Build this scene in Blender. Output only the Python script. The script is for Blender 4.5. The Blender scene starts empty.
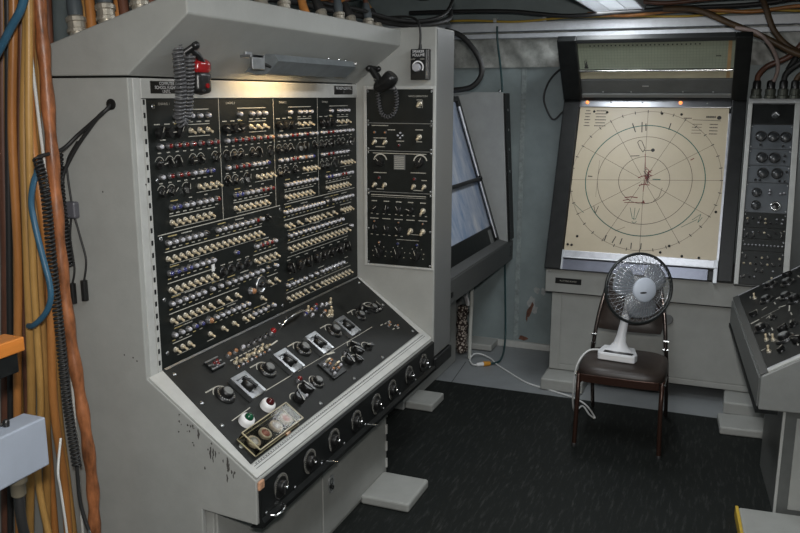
import bpy, math, random
from mathutils import Vector, Matrix, Euler
random.seed(7)
scene = bpy.context.scene
COL = scene.collection

# ------------------------------------------------------------------ camera
cam = bpy.data.cameras.new('camera'); camo = bpy.data.objects.new('camera', cam); COL.objects.link(camo)
camo.location = (0, 0, 1.9)
camo.rotation_euler = (math.radians(90-11.846), math.radians(-0.107), math.radians(21.824))
cam.sensor_width = 36; cam.sensor_fit = 'HORIZONTAL'; cam.lens = 814.8/800*36; cam.clip_start = .02
scene.camera = camo
# ------------------------------------------------------------------ world and big lights
w = bpy.data.worlds.new('world'); scene.world = w; w.use_nodes = True
w.node_tree.nodes['Background'].inputs[0].default_value = (.8, .9, 1, 1)
w.node_tree.nodes['Background'].inputs[1].default_value = .02
fl = bpy.data.lights.new('camera_flash', 'AREA'); fl.energy = 40; fl.shape = 'RECTANGLE'; fl.size = .10; fl.size_y = .06; fl.color = (1, .97, .93)
flo = bpy.data.objects.new('camera_flash', fl); COL.objects.link(flo); flo.location = (0.02, -.03, 2.04)
flo.rotation_euler = (math.radians(84), 0, math.radians(18))
vs = scene.view_settings; vs.view_transform = 'Standard'; vs.look = 'None'; vs.exposure = 0.08; vs.gamma = 1; vs.use_curve_mapping = False
LAMP_W = 17

# ------------------------------------------------------------------ materials
MATS = {}
def mat(name, col, rough=.5, metal=0., var=0., vscale=8., bump=0., bscale=60., coat=0., trans=0., emit=None, es=0., spec=.5, alpha=1., col2=None, stretch=None):
    if name in MATS: return MATS[name]
    m = bpy.data.materials.new(name); m.use_nodes = True; MATS[name] = m
    nt = m.node_tree; N = nt.nodes; L = nt.links; p = N['Principled BSDF']
    def setin(k, v):
        if k in p.inputs: p.inputs[k].default_value = v
    setin('Base Color', (*col, 1)); setin('Roughness', rough); setin('Metallic', metal); setin('Coat Weight', coat)
    setin('Transmission Weight', trans); setin('Specular IOR Level', spec); setin('Alpha', alpha)
    if emit: setin('Emission Color', (*emit, 1)); setin('Emission Strength', es)
    if var or bump:
        tc = N.new('ShaderNodeTexCoord'); src = tc.outputs['Object']
        if stretch:
            mp = N.new('ShaderNodeMapping'); mp.inputs['Scale'].default_value = stretch; L.new(src, mp.inputs['Vector']); src = mp.outputs['Vector']
    if var:
        n1 = N.new('ShaderNodeTexNoise'); n1.inputs['Scale'].default_value = vscale; n1.inputs['Detail'].default_value = 6; n1.inputs['Roughness'].default_value = .65
        L.new(src, n1.inputs['Vector'])
        r = N.new('ShaderNodeValToRGB'); r.color_ramp.elements[0].position = .3; r.color_ramp.elements[1].position = .7
        c2 = col2 if col2 else tuple(min(1, c*(1+var)) for c in col)
        c1 = col if col2 else tuple(c*(1-var) for c in col)
        r.color_ramp.elements[0].color = (*c1, 1); r.color_ramp.elements[1].color = (*c2, 1)
        L.new(n1.outputs['Fac'], r.inputs['Fac']); L.new(r.outputs['Color'], p.inputs['Base Color'])
        mr = N.new('ShaderNodeMapRange'); mr.inputs['To Min'].default_value = max(.02, rough*.8); mr.inputs['To Max'].default_value = min(1, rough*1.2)
        L.new(n1.outputs['Fac'], mr.inputs['Value']); L.new(mr.outputs['Result'], p.inputs['Roughness'])
    if bump:
        n2 = N.new('ShaderNodeTexNoise'); n2.inputs['Scale'].default_value = bscale; n2.inputs['Detail'].default_value = 4
        L.new(src, n2.inputs['Vector'])
        b = N.new('ShaderNodeBump'); b.inputs['Strength'].default_value = bump; b.inputs['Distance'].default_value = .01
        L.new(n2.outputs['Fac'], b.inputs['Height']); L.new(b.outputs['Normal'], p.inputs['Normal'])
    return m
GREY = mat('grey_paint', (.36, .365, .345), .48, var=.07, vscale=9, bump=.04, bscale=120)
GREYL = mat('light_grey_paint', (.47, .475, .455), .45, var=.09, vscale=14, bump=.04, bscale=120)
GREYD = mat('dark_grey_paint', (.17, .175, .17), .5, var=.1, vscale=9)
WALLP = mat('wall_paint', (.225, .27, .275), .5, var=.13, vscale=5, bump=.06, bscale=30)
FLOORP = mat('painted_floor', (.24, .255, .262), .5, var=.12, vscale=4, bump=.05, bscale=40)
MAT_R = mat('rubber_mat', (.018, .02, .019), .7, spec=.2)
PANEL = mat('black_panel', (.011, .013, .012), .45, spec=.3, var=.25, vscale=18, bump=.04, bscale=400)
DESKP = mat('desk_panel_black', (.014, .015, .014), .55, spec=.25, var=.5, vscale=11, bump=.04, bscale=300)
BLACK = mat('black_plastic', (.012, .012, .012), .32)
BLACKM = mat('black_metal', (.010, .011, .011), .42, spec=.3, var=.3, vscale=20)
RUBBER = mat('black_rubber', (.018, .018, .018), .55)
CHROME = mat('chrome', (.75, .75, .74), .16, 1.)
STEEL = mat('worn_steel', (.50, .51, .52), .34, 1., var=.12, vscale=30)
ALU = mat('aluminium', (.46, .47, .50), .42, 1., var=.15, vscale=25)
NICKEL = mat('dull_nickel', (.56, .52, .44), .42, .75, var=.15, vscale=60)
CREAM = mat('cream_lever', (.56, .47, .32), .3, .15)
WHITEP = mat('white_plastic', (.80, .80, .80), .35)
PRINT = mat('white_print', (.50, .48, .42), .6)
PRINTY = mat('yellow_print', (.55, .44, .20), .6)
REDL = mat('red_lens', (.17, .014, .014), .12, coat=.6)
REDB = mat('bright_red', (.30, .012, .014), .2, coat=.5)
WHL = mat('white_lens', (.50, .50, .54), .12, coat=.6)
BLUEL = mat('blue_lens', (.05, .055, .19), .12, coat=.6)
GREENL = mat('green_lens', (.005, .07, .03), .12, coat=.6)
AMBL = mat('amber_lens', (.36, .17, .08), .15, coat=.5)
LBEZ = mat('lamp_bezel', (.30, .30, .31), .3, .85)
TNUT = mat('toggle_nut', (.58, .51, .38), .34, .5)
DOTB = mat('bolt_black', (.006, .006, .006), .5)

# ------------------------------------------------------------------ geometry helpers
X_, Y_, Z_ = Vector((1, 0, 0)), Vector((0, 1, 0)), Vector((0, 0, 1))
class Fr:
    """a surface frame: u to the right, v up, n out of the surface"""
    def __init__(s, o, u, v):
        s.o = Vector(o); s.u = Vector(u).normalized(); s.v = Vector(v).normalized(); s.n = s.u.cross(s.v).normalized()
    def P(s, u, v, w=0): return s.o + s.u*u + s.v*v + s.n*w
    def R(s): return Matrix((s.u, s.v, s.n)).transposed()
WORLD = Fr((0, 0, 0), X_, Y_)
class FrK(Fr):
    k = 1.006      # panel layout was measured a little proud of the panel; this brings it onto the panel
    def P(s, u, v, w=0): return Fr.P(s, u*s.k, 1.9-(1.9-v)*s.k, w)
def basis(d):
    d = Vector(d).normalized(); a = Z_ if abs(d.z) < .9 else X_
    u = a.cross(d).normalized(); return u, d.cross(u), d
class MB:
    def __init__(s): s.v = []; s.f = []; s.m = []; s.s = []
    def add(s, vs_, fs, m=0, smooth=False):
        b = len(s.v); s.v += [Vector(v) for v in vs_]
        for f in fs: s.f.append([b+i for i in f]); s.m.append(m); s.s.append(smooth)
        return s
    def box(s, x0, x1, y0, y1, z0, z1, m=0, fr=WORLD):
        vs_ = [fr.P(x, y, z) for z in (z0, z1) for y in (y0, y1) for x in (x0, x1)]
        return s.add(vs_, [(0, 2, 3, 1), (4, 5, 7, 6), (0, 1, 5, 4), (2, 6, 7, 3), (0, 4, 6, 2), (1, 3, 7, 5)], m)
    def quad(s, fr, u0, u1, v0, v1, w_, m=0):
        return s.add([fr.P(u0, v0, w_), fr.P(u1, v0, w_), fr.P(u1, v1, w_), fr.P(u0, v1, w_)], [(0, 1, 2, 3)], m)
    def line(s, fr, u0, v0, u1, v1, wd, w_, m=0):
        d = Vector((u1-u0, v1-v0)); d.normalize(); nx, ny = -d.y*wd/2, d.x*wd/2
        return s.add([fr.P(u0-nx, v0-ny, w_), fr.P(u1-nx, v1-ny, w_), fr.P(u1+nx, v1+ny, w_), fr.P(u0+nx, v0+ny, w_)], [(0, 1, 2, 3)], m)
    def arc(s, fr, cu, cv, r, a0, a1, wd, w_, m=0, n=32):
        vs_ = []
        for i in range(n+1):
            a = a0+(a1-a0)*i/n; c, q = math.cos(a), math.sin(a)
            vs_ += [fr.P(cu+(r-wd/2)*c, cv+(r-wd/2)*q, w_), fr.P(cu+(r+wd/2)*c, cv+(r+wd/2)*q, w_)]
        return s.add(vs_, [(2*i, 2*i+1, 2*i+3, 2*i+2) for i in range(n)], m)
    def prism(s, poly, d0, d1, fr=WORLD, m=0, axis='w'):
        n = len(poly)
        P = (lambda a, b, c: fr.P(a, b, c)) if axis == 'w' else (lambda a, b, c: Vector((a, c, b)))  # axis 'y': poly is x,z
        vs_ = [P(a, b, d0) for a, b in poly]+[P(a, b, d1) for a, b in poly]
        area = sum(poly[i][0]*poly[(i+1) % n][1]-poly[(i+1) % n][0]*poly[i][1] for i in range(n))
        flip = (area > 0) ^ (axis == 'y') ^ (d1 < d0)
        fs = [list(range(n)), list(range(2*n-1, n-1, -1))]+[(i, n+i, n+(i+1) % n, (i+1) % n) for i in range(n)]
        if flip: fs = [tuple(reversed(f)) for f in fs]
        return s.add(vs_, fs, m)
    def lathe(s, prof, o=(0, 0, 0), d=Z_, n=12, m=0, smooth=True, cap0=True, cap1=True):
        u, v, d = basis(d); o = Vector(o); vs_ = []
        for r, h in prof:
            for i in range(n):
                a = 2*math.pi*i/n; vs_.append(o+d*h+(u*math.cos(a)+v*math.sin(a))*r)
        k = len(prof)
        fs = [(j*n+i, j*n+(i+1) % n, (j+1)*n+(i+1) % n, (j+1)*n+i) for j in range(k-1) for i in range(n)]
        s.add(vs_, fs, m, smooth)
        if cap0 and prof[0][0] > 1e-5: s.add(vs_[:n], [tuple(range(n-1, -1, -1))], m)
        if cap1 and prof[-1][0] > 1e-5: s.add(vs_[-n:], [tuple(range(n))], m)
        return s
    def cyl(s, p0, p1, r, r1=None, n=12, m=0, smooth=True):
        p0, p1 = Vector(p0), Vector(p1); L = (p1-p0).length
        return s.lathe([(r, 0), (r if r1 is None else r1, L)], p0, p1-p0, n, m, smooth)
    def ball(s, c, r, n=12, k=8, m=0, sc=(1, 1, 1), d=Z_):
        b = len(s.v)
        s.lathe([(max(r*math.sin(math.pi*j/k), 1e-4), -r*math.cos(math.pi*j/k)) for j in range(k+1)], (0, 0, 0), d, n, m, True, False, False)
        for i in range(b, len(s.v)): v = s.v[i]; s.v[i] = Vector(c)+Vector((v.x*sc[0], v.y*sc[1], v.z*sc[2]))
        return s
    def tube(s, pts, r, n=8, m=0, caps=True, closed=False):
        pts = [Vector(p) for p in pts]; k = len(pts); vs_ = []; prev = None
        for i, p in enumerate(pts):
            if closed: t = pts[(i+1) % k]-pts[i-1]
            else: t = pts[min(i+1, k-1)]-pts[max(i-1, 0)]
            t.normalize()
            if prev is None: u, v, _ = basis(t)
            else:
                u = prev-t*prev.dot(t)
                if u.length < 1e-6: u = basis(t)[0]
                u.normalize(); v = t.cross(u)
            prev = u; rr = r[i] if isinstance(r, (list, tuple)) else r
            for j in range(n): a = 2*math.pi*j/n; vs_.append(p+(u*math.cos(a)+v*math.sin(a))*rr)
        e = k if closed else k-1
        fs = [(i*n+j, i*n+(j+1) % n, ((i+1) % k)*n+(j+1) % n, ((i+1) % k)*n+j) for i in range(e) for j in range(n)]
        s.add(vs_, fs, m, True)
        if caps and not closed: s.add(vs_[:n], [tuple(range(n-1, -1, -1))], m); s.add(vs_[-n:], [tuple(range(n))], m)
        return s
    def mesh(s, name, mats, org=Vector((0, 0, 0))):
        me = bpy.data.meshes.new(name); me.from_pydata([v-org for v in s.v], [], s.f)
        for m_ in (mats if isinstance(mats, (list, tuple)) else [mats]): me.materials.append(m_)
        me.polygons.foreach_set('material_index', s.m); me.polygons.foreach_set('use_smooth', s.s); me.update()
        return me
    def build(s, name, mats, parent=None, bev=0, seg=2):
        if parent is None:
            c = (sum(v.x for v in s.v)/len(s.v), sum(v.y for v in s.v)/len(s.v), min(v.z for v in s.v)); org = Vector(c)
        else: org = ORG[parent.name]
        o = bpy.data.objects.new(name, s.mesh(name, mats, org)); COL.objects.link(o)
        if parent is None: o.location = org
        else: o.parent = parent
        ORG[o.name] = org
        if bev:
            b = o.modifiers.new('edge', 'BEVEL'); b.width = bev; b.segments = seg; b.limit_method = 'ANGLE'; b.angle_limit = math.radians(40)
        return o
ORG = {}
def tag(o, label, cat, group=None):
    o['label'] = label; o['category'] = cat
    if group: o['group'] = group
    return o
def struct(o, label=None):
    o['kind'] = 'structure'
    if label: o['label'] = label
    return o
def thing(name, label, cat, loc, group=None, rotz=0):
    o = bpy.data.objects.new(name, None); COL.objects.link(o); o.location = loc; o.rotation_euler = (0, 0, rotz); o.empty_display_size = .1
    ORG[o.name] = Vector((0, 0, 0)) if rotz else Vector(loc)
    return tag(o, label, cat, group)
def inst(me, name, parent, fr, u, v, w_=0, rot=0, sc=1):
    o = bpy.data.objects.new(name, me); COL.objects.link(o); o.parent = parent
    o.location = fr.P(u, v, w_)-ORG[parent.name]
    o.rotation_euler = (fr.R() @ Matrix.Rotation(rot, 3, 'Z')).to_euler(); o.scale = (sc, sc, sc)
    return o
def smoothpath(pts, k=6):
    pts = [Vector(p) for p in pts]; out = []
    for i in range(len(pts)-1):
        p0 = pts[max(i-1, 0)]; p1 = pts[i]; p2 = pts[i+1]; p3 = pts[min(i+2, len(pts)-1)]
        for j in range(k):
            t = j/k; out.append(.5*((2*p1)+(p2-p0)*t+(2*p0-5*p1+4*p2-p3)*t*t+(3*p1-p0-3*p2+p3)*t*t*t))
    out.append(pts[-1]); return out
def coil(pts, R, pitch, r, mb=None, m=0, n=5, per=10):
    path = smoothpath(pts, 12); mb = mb or MB()
    acc = [0]
    for i in range(1, len(path)): acc.append(acc[-1]+(path[i]-path[i-1]).length)
    total = acc[-1]; N = int(total/pitch*per); out = []; j = 0; up = None
    for i in range(N+1):
        d = total*i/N
        while j < len(acc)-2 and acc[j+1] < d: j += 1
        t = (d-acc[j])/max(1e-9, acc[j+1]-acc[j]); p = path[j].lerp(path[j+1], t); tan = (path[j+1]-path[j]).normalized()
        if up is None: up = basis(tan)[0]
        up = (up-tan*up.dot(tan)).normalized(); v = tan.cross(up); a = 2*math.pi*i/per
        out.append(p+(up*math.cos(a)+v*math.sin(a))*R)
    mb.tube(out, r, n, m); return mb
def text(s, size, fr, u, v, w_, parent, m=PRINT, name='lettering', align='CENTER', sx=1.):
    cu = bpy.data.curves.new(name, 'FONT'); cu.body = s; cu.size = size; cu.align_x = align; cu.align_y = 'CENTER'
    tmp = bpy.data.objects.new('tmp_text', cu)
    me = bpy.data.meshes.new_from_object(tmp); bpy.data.objects.remove(tmp); bpy.data.curves.remove(cu)
    me.name = name; me.materials.clear(); me.materials.append(m)
    for vv in me.vertices: vv.co.x *= sx
    return inst(me, name, parent, fr, u, v, w_)
def bars(mb, fr, u, v, wd, h=.0035, w_=.0008, m=0):
    """one printed caption: a row of tiny letter-high blocks"""
    x = u-wd/2
    while x < u+wd/2-.001:
        k = min(random.uniform(.004, .009), u+wd/2-x); mb.quad(fr, x, x+k-.0012, v-h/2, v+h/2, w_, m); x += k

# ------------------------------------------------------------------ the room
def grid(fr, u0, u1, v0, v1, nu, nv, fn):
    vs_ = [fr.P(u0+(u1-u0)*i/nu, v0+(v1-v0)*j/nv, fn(u0+(u1-u0)*i/nu, v0+(v1-v0)*j/nv)) for j in range(nv+1) for i in range(nu+1)]
    fs = [(j*(nu+1)+i, j*(nu+1)+i+1, (j+1)*(nu+1)+i+1, (j+1)*(nu+1)+i) for j in range(nv) for i in range(nu)]
    return MB().add(vs_, fs, 0, True)
XL, XR, YN, YB, ZC = -2.75, 1.75, -1.3, 5.95, 2.60
struct(MB().box(XL, XR, YN, YB, -.08, 0).build('floor', FLOORP))
struct(MB().box(XL-.08, XL, YN, YB, 0, ZC+.1).build('wall_left', WALLP))
struct(MB().box(XR, XR+.08, YN, YB, 0, ZC+.1).build('wall_right', WALLP))
struct(MB().box(XL, XR, YN-.08, YN, 0, ZC+.1).build('wall_front', WALLP))
wb = struct(MB().box(XL, XR, YB, YB+.08, 0, ZC+.1).build('wall_back', WALLP))
fb = Fr((0, YB, 0), X_, Z_)
for xs in (-1.415, -2.2, .9):
    b = MB().box(xs-.018, xs+.018, 0.0, 2.12, 0, .006, 0, fb)
    b.build('wall_seam', mat('seam_paint', (.25, .29, .29), .5, var=.3, vscale=30), wb, bev=.003)
MB().box(-1.75, -1.06, .0, .05, 0, .03, 0, fb).build('wall_skirting', GREYL, wb, bev=.004)
def blot(x, z, rx, rz, m, name, h=.0015, sk=0.):
    MB().add([fb.P(x+rx*math.cos(t)*(1+.25*math.sin(3*t+x*40))+sk*math.sin(t), z+rz*math.sin(t)*(1+.2*math.sin(4*t)), h) for t in [i*.3142 for i in range(20)]], [tuple(range(20))]).build(name, m, wb)
SCF = mat('bare_scuff', (.36, .37, .37), .6, var=.2, vscale=60); RST = mat('rust', (.13, .055, .035), .8, var=.5, vscale=40)
for x, z, a, b in ((-1.265, .46, .022, .025), (-1.215, .455, .018, .028), (-1.30, .36, .03, .05), (-1.285, .31, .035, .03)): blot(x, z, a, b, SCF, 'scuffed_paint', .0013+.0004*(x*97 % 1)+.0006*(z*31 % 1))
blot(-1.31, .305, .018, .055, RST, 'rust_stain', .0022, .02); blot(-1.335, .245, .006, .035, RST, 'rust_stain', .0022); blot(-1.36, .075, .035, .018, RST, 'rust_stain', .0022)
def canv(u, v): return .02*math.sin(9*u+3*math.sin(5*v))+.014*math.sin(21*u-9*v)+.01*math.sin(34*v+11*u)
CANV = mat('dark_canvas', (.16, .175, .155), .8, var=.35, vscale=10, bump=.3, bscale=30)
ceil = struct(grid(Fr((0, 0, ZC), X_, -Y_), XL, XR, -YB, -YN, 90, 110, lambda u, v: canv(u, v)-.02).build('ceiling', CANV))
QUILT = mat('quilted_insulation', (.30, .31, .29), .42, metal=.0, var=.3, vscale=16, bump=.5, bscale=18)
def quilt(u, v): return .032+.013*math.sin(15*u+4*math.sin(14*v))*math.cos(9*v)+.008*math.sin(37*u+25*v)
q = tag(grid(fb, -2.4, 1.7, 2.10, 2.345, 160, 14, quilt).build('insulation_blanket', QUILT), 'crumpled silver grey insulation strip along the top of the back wall', 'insulation')
struct(MB().box(XL, XR, 5.82, YB, 2.345, 2.405).build('trim_1', mat('beam_paint', (.62, .65, .69), .42, var=.12, vscale=12), bev=.004), 'long pale grey beam along the top of the back wall')
struct(MB().box(XL, XR, 5.84, YB, 2.300, 2.33).build('trim_2', MATS['beam_paint'], bev=.003), 'thin pale rail just under the beam')
MB().line(Fr((0, 0, 0), X_, Y_), -1.66, 5.45, -1.62, 4.99, .006, .0012).build('floor_seam', mat('seam_dark', (.05, .055, .06), .6), bpy.data.objects['floor'])
# rubber mat with faint dusty scrapes
nt = MAT_R.node_tree; N = nt.nodes; L = nt.links; p_ = N['Principled BSDF']
tc = N.new('ShaderNodeTexCoord'); mp = N.new('ShaderNodeMapping'); mp.inputs['Rotation'].default_value = (0, 0, .5); mp.inputs['Scale'].default_value = (9, 1.2, 1); L.new(tc.outputs['Object'], mp.inputs['Vector'])
n1 = N.new('ShaderNodeTexNoise'); n1.inputs['Scale'].default_value = 6; n1.inputs['Detail'].default_value = 9; n1.inputs['Roughness'].default_value = .72; L.new(mp.outputs['Vector'], n1.inputs['Vector'])
r_ = N.new('ShaderNodeValToRGB'); r_.color_ramp.elements[0].position = .52; r_.color_ramp.elements[0].color = (.010, .012, .011, 1); r_.color_ramp.elements[1].position = .80; r_.color_ramp.elements[1].color = (.055, .058, .055, 1)
L.new(n1.outputs['Fac'], r_.inputs['Fac']); L.new(r_.outputs['Color'], p_.inputs['Base Color'])
n2 = N.new('ShaderNodeTexNoise'); n2.inputs['Scale'].default_value = 90; L.new(tc.outputs['Object'], n2.inputs['Vector']); bp = N.new('ShaderNodeBump'); bp.inputs['Strength'].default_value = .15; L.new(n2.outputs['Fac'], bp.inputs['Height']); L.new(bp.outputs['Normal'], p_.inputs['Normal'])
tag(MB().box(-1.95, 1.5, -1.0, 4.985, 0, .006).build('floor_mat', MAT_R), 'black rubber floor mat with dusty scrapes', 'mat')

# ------------------------------------------------------------------ shared control meshes (local: z out of the panel, y up)
def toggle_mesh(up=-1):
    mb = MB(); mb.lathe([(.0115, 0), (.0115, .003), (.0095, .0045)], n=8, m=2, smooth=False)
    mb.lathe([(.0088, .004), (.0088, .009), (.0070, .0125), (.004, .0135)], n=12, m=0)
    mb.tube([(0, 0, .010), (0, up*.005, .019), (0, up*.009, .027), (0, up*.0095, .0285)], [.0038, .0046, .0056, .004], 8, 1)
    return mb.mesh('toggle_switch', [TNUT, CREAM, NICKEL])
def toggle_up_mesh(): return toggle_mesh(1)
def lamp_mesh(lens, dark=False):
    mb = MB(); mb.lathe([(.0110, 0), (.0110, .003), (.0092, .005), (.0092, .010), (.0078, .0115)], n=12, m=0, cap1=False)
    mb.lathe([(.0078, .0115), (.0072, .015), (.005, .018), (.0001, .019)], n=12, m=1, cap0=False, cap1=False)
    return mb.mesh('indicator_lamp', [LBEZ, lens])
def knob_mesh(r=.017, h=.02, bar=True, top=BLACK, skirt=False):
    mb = MB()
    if skirt: mb.lathe([(r*1.7, 0), (r*1.7, .003), (r*1.25, .007)], n=24, m=0)
    k = 18; prof = [(1, .004), (1, h*.8), (.9, h)]
    mb.lathe([(r*a, b) for a, b in prof], n=k, m=0, smooth=False)
    if bar:
        mb.box(-r*.22, r*.22, -r*1.25, r*1.25, .004, h*1.12, 0); mb.quad(WORLD, -r*.07, r*.07, r*.1, r*1.2, h*1.12+.0004, 1)
    else:
        mb.lathe([(r*.62, h), (r*.62, h+.001)], n=18, m=2)
    return mb.mesh('rotary_knob', [BLACK, PRINT, STEEL])
def pointer_mesh():
    """bar-shaped pointer knob on a bright shaft nut"""
    mb = MB(); mb.lathe([(.015, 0), (.015, .004), (.012, .006)], n=14, m=0)
    mb.prism([(-.0065, -.014), (.0065, -.014), (.0065, .006), (.003, .021), (-.003, .021), (-.0065, .006)], .005, .019, WORLD, 0)
    mb.quad(WORLD, -.0012, .0012, .0, .019, .0195, 1); mb.box(-.0068, -.0058, -.013, .005, .006, .0175, 2)
    return mb.mesh('pointer_knob', [BLACK, PRINT, CHROME])
TOG = toggle_mesh(); TOGU = toggle_up_mesh()
LR, LW, LB, LA, LD = lamp_mesh(REDL), lamp_mesh(WHL), lamp_mesh(BLUEL), lamp_mesh(AMBL), lamp_mesh(BLACK)
LMAP = {'r': LR, 'w': LW, 'b': LB, 'a': LA, 'd': LD}
KN = knob_mesh(); KS = knob_mesh(.02, .026, False, skirt=True); PT = pointer_mesh()
def screw_mesh(r=.006):
    mb = MB(); mb.lathe([(r, 0), (r, .0015), (r*.6, .003), (.0001, .0035)], n=10, cap1=False); mb.box(-r*.8, r*.8, -.0007, .0007, .003, .0038, 1); return mb.mesh('screw', [STEEL, BLACK])
SC = screw_mesh(); SCB = screw_mesh(.008)

# ================================================================== main control console
CON = thing('control_console', 'tall grey console packed with rows of toggle switches and lamps, overhanging hood', 'console', (-1.95, 2.87, 0))
MB().prism([(-2.6, .004), (-1.515, .004), (-1.515, .566), (-1.306, .553), (-1.303, .706), (-1.705, .992), (-1.705, 1.952), (-2.6, 1.952)], 2.04, 2.062, axis='y').build('side_panel', GREY, CON, bev=.004)
MB().box(-2.6, -1.738, 2.062, 3.70, .55, 1.952).build('cabinet_body', GREY, CON)
fm = FrK((-1.71, 0, 0), Y_, Z_)          # upright switch panel: u = y, v = z
MB().box(-1.738, -1.705, 2.062, 2.098, .985, 1.952).build('front_flange', GREYL, CON, bev=.003)
hd = MB().box(-1.738, -1.704, 2.098, 3.692, 1.890, 1.952).build('header_strip', GREYL, CON, bev=.002)
# piano hinge along the panel's left edge
hb = MB(); hb.box(-1.711, -1.702, 2.098, 2.115, .995, 1.888)
hg = hb.build('hinge', GREYL, CON)
for i in range(22):
    z = 1.02+i*.0405
    MB().box(-1.7025, -1.7005, 2.100, 2.108, z, z+.016).build('hinge_slot', BLACKM, hg)
PAN = MB().box(-1.738, -1.71, 2.112, 3.692, .995, 1.890).build('switch_panel', PANEL, CON)
# hood
hood = MB().prism([(-2.354, 1.958), (-1.705, 1.958), (-1.476, 2.130), (-1.476, 2.203)], 2.04, 3.692, axis='y').build('hood', GREY, CON, bev=.005)
fl_ = Fr((-1.476, 0, 0), Y_, Z_)
MB().line(Fr((-1.705, 0, 1.957), Y_, Vector((.229, 0, .174))), 3.0, .185, 3.10, .115, .012, -.0006).build('scratch', mat('pale_scratch', (.62, .60, .52), .6), hood)
# wing at the right end
WG = MB().box(-1.74, -1.297, 3.692, 3.955, .61, 2.213).build('wing_cabinet', GREY, CON, bev=.005)
MB().box(-1.2972, -1.294, 3.70, 3.949, .618, 2.205).build('wing_end_cover', mat('wing_end_paint', (.15, .153, .15), .45, var=.06), CON, bev=.002)
fw = Fr((0, 3.692, 0), X_, Z_)           # wing face: u = x, v = z
fr_ = MB()
for a, b, c, d in ((-1.668, -1.652, 1.06, 1.945), (-1.31, -1.297, 1.06, 1.945), (-1.652, -1.31, 1.93, 1.945), (-1.652, -1.31, 1.06, 1.070)): fr_.box(a, b, c, d, 0, .006, 0, fw)
fr_.build('wing_panel_frame', GREYL, CON, bev=.002)
WP = [MB().box(-1.652, -1.311, z0, z1, 0, .004, 0, fw).build('wing_panel', PANEL, CON, bev=.001) for z0, z1 in ((1.771, 1.929), (1.638, 1.768), (1.437, 1.635), (1.072, 1.434))]
# desk
DS = Vector((.403, 0, -.284)).normalized(); DL = .493
fd = Fr((-1.705, 0, .992), Y_, -DS)      # desk slope: u = y, v = -(distance down the slope)
MB().prism([(-1.738, .99), (-1.705, .992), (-1.303, .706), (-1.303, .553), (-1.738, .553)], 2.062, 3.70, axis='y').build('desk_body', GREY, CON, bev=.003)
DP = MB().prism([(2.122, 0), (3.678, 0), (3.645, -.425), (2.075, -.438)], .0005, .004, fd).build('desk_panel', DESKP, CON)
tr = MB(); tr.prism([(2.045, .0), (2.118, .0), (2.072, -.445), (3.64, -.432), (3.676, 0), (3.69, 0), (3.69, -.488), (2.045, -.488)], .0, .0065, fd); tr.build('desk_border', GREYL, CON, bev=.002)
tl = MB()
for v in (-.452, -.462): tl.line(fd, 2.075, v, 3.65, v+.004, .002, .0069)
for i in range(100): tl.quad(fd, 2.09+i*.0155, 2.098+i*.0155, -.449, -.4455, .0069)
tl.build('desk_hinge_line', BLACKM, CON)
MB().box(2.128, 3.69, -.004, .004, .0, .008, 0, fd).build('panel_lip', STEEL, CON)
# knob strip under the desk edge
fs = Fr((-1.299, 0, 0), Y_, Z_)
ST = MB().prism([(-1.3035, .700), (-1.295, .692), (-1.295, .575), (-1.285, .560), (-1.29, .540), (-1.34, .535), (-1.3035, .553)], 2.05, 3.70, axis='y').build('knob_strip', BLACKM, CON)
MB().box(-1.50, -1.285, 3.70, 3.955, .54, .606).build('wing_foot_ledge', BLACKM, CON, bev=.006)
MB().box(-1.3034, -1.2935, 2.043, 2.075, .672, .702).build('worn_corner', mat('bare_copper', (.55, .30, .18), .5, var=.4, vscale=60), CON, bev=.004)
dm = MB()
dm.lathe([(.044, 0), (.044, .003), (.04, .0045)], n=32, m=0)
dl = WORLD
for i in range(23):
    a = math.radians(-30+i*240/22+0)
    dm.line(dl, .034*math.cos(a), .034*math.sin(a), .040*math.cos(a), .040*math.sin(a), .0016, .0052, 1)
dm.arc(dl, 0, 0, .0425, math.radians(-40), math.radians(220), .0012, .0052, 1)
dm.lathe([(.021, .0045), (.021, .016), (.018, .02), (.0125, .021)], n=20, m=0); dm.box(-.004, .004, -.020, .020, .018, .026, 0); dm.quad(WORLD, -.001, .001, .004, .019, .0264, 1)
dm.lathe([(.006, .021), (.006, .03), (.004, .031)], n=10, m=2)
DIAL = dm.mesh('dial_knob', [BLACK, PRINT, CHROME])
fs2 = Fr((-1.295, 0, 0), Y_, Z_)
for i, (y, z) in enumerate([(2.171, .632), (2.373, .632), (2.565, .634), (2.764, .633), (2.963, .633), (3.14, .635), (3.343, .635), (3.535, .635)]):
    inst(DIAL, 'dial_knob', ST, fs2, y, z, 0, math.radians(-25+13*((i*5) % 7)))
MB().tube([(-1.296, 2.10, .563), (-1.275, 2.105, .560), (-1.268, 2.135, .562), (-1.275, 2.165, .565), (-1.29, 2.17, .567)], .006, 8).build('strip_handle', CHROME, ST)
for y in (2.50, 2.87):
    MB().cyl((-1.293, y, .576), (-1.25, y+.012, .576), .0035, n=8).build('stop_pin', CHROME, ST)
for y in (2.08, 2.27, 2.47, 2.66, 2.86, 3.05, 3.24, 3.44, 3.64): inst(SC, 'screw', ST, fs2, y, .58)
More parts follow.
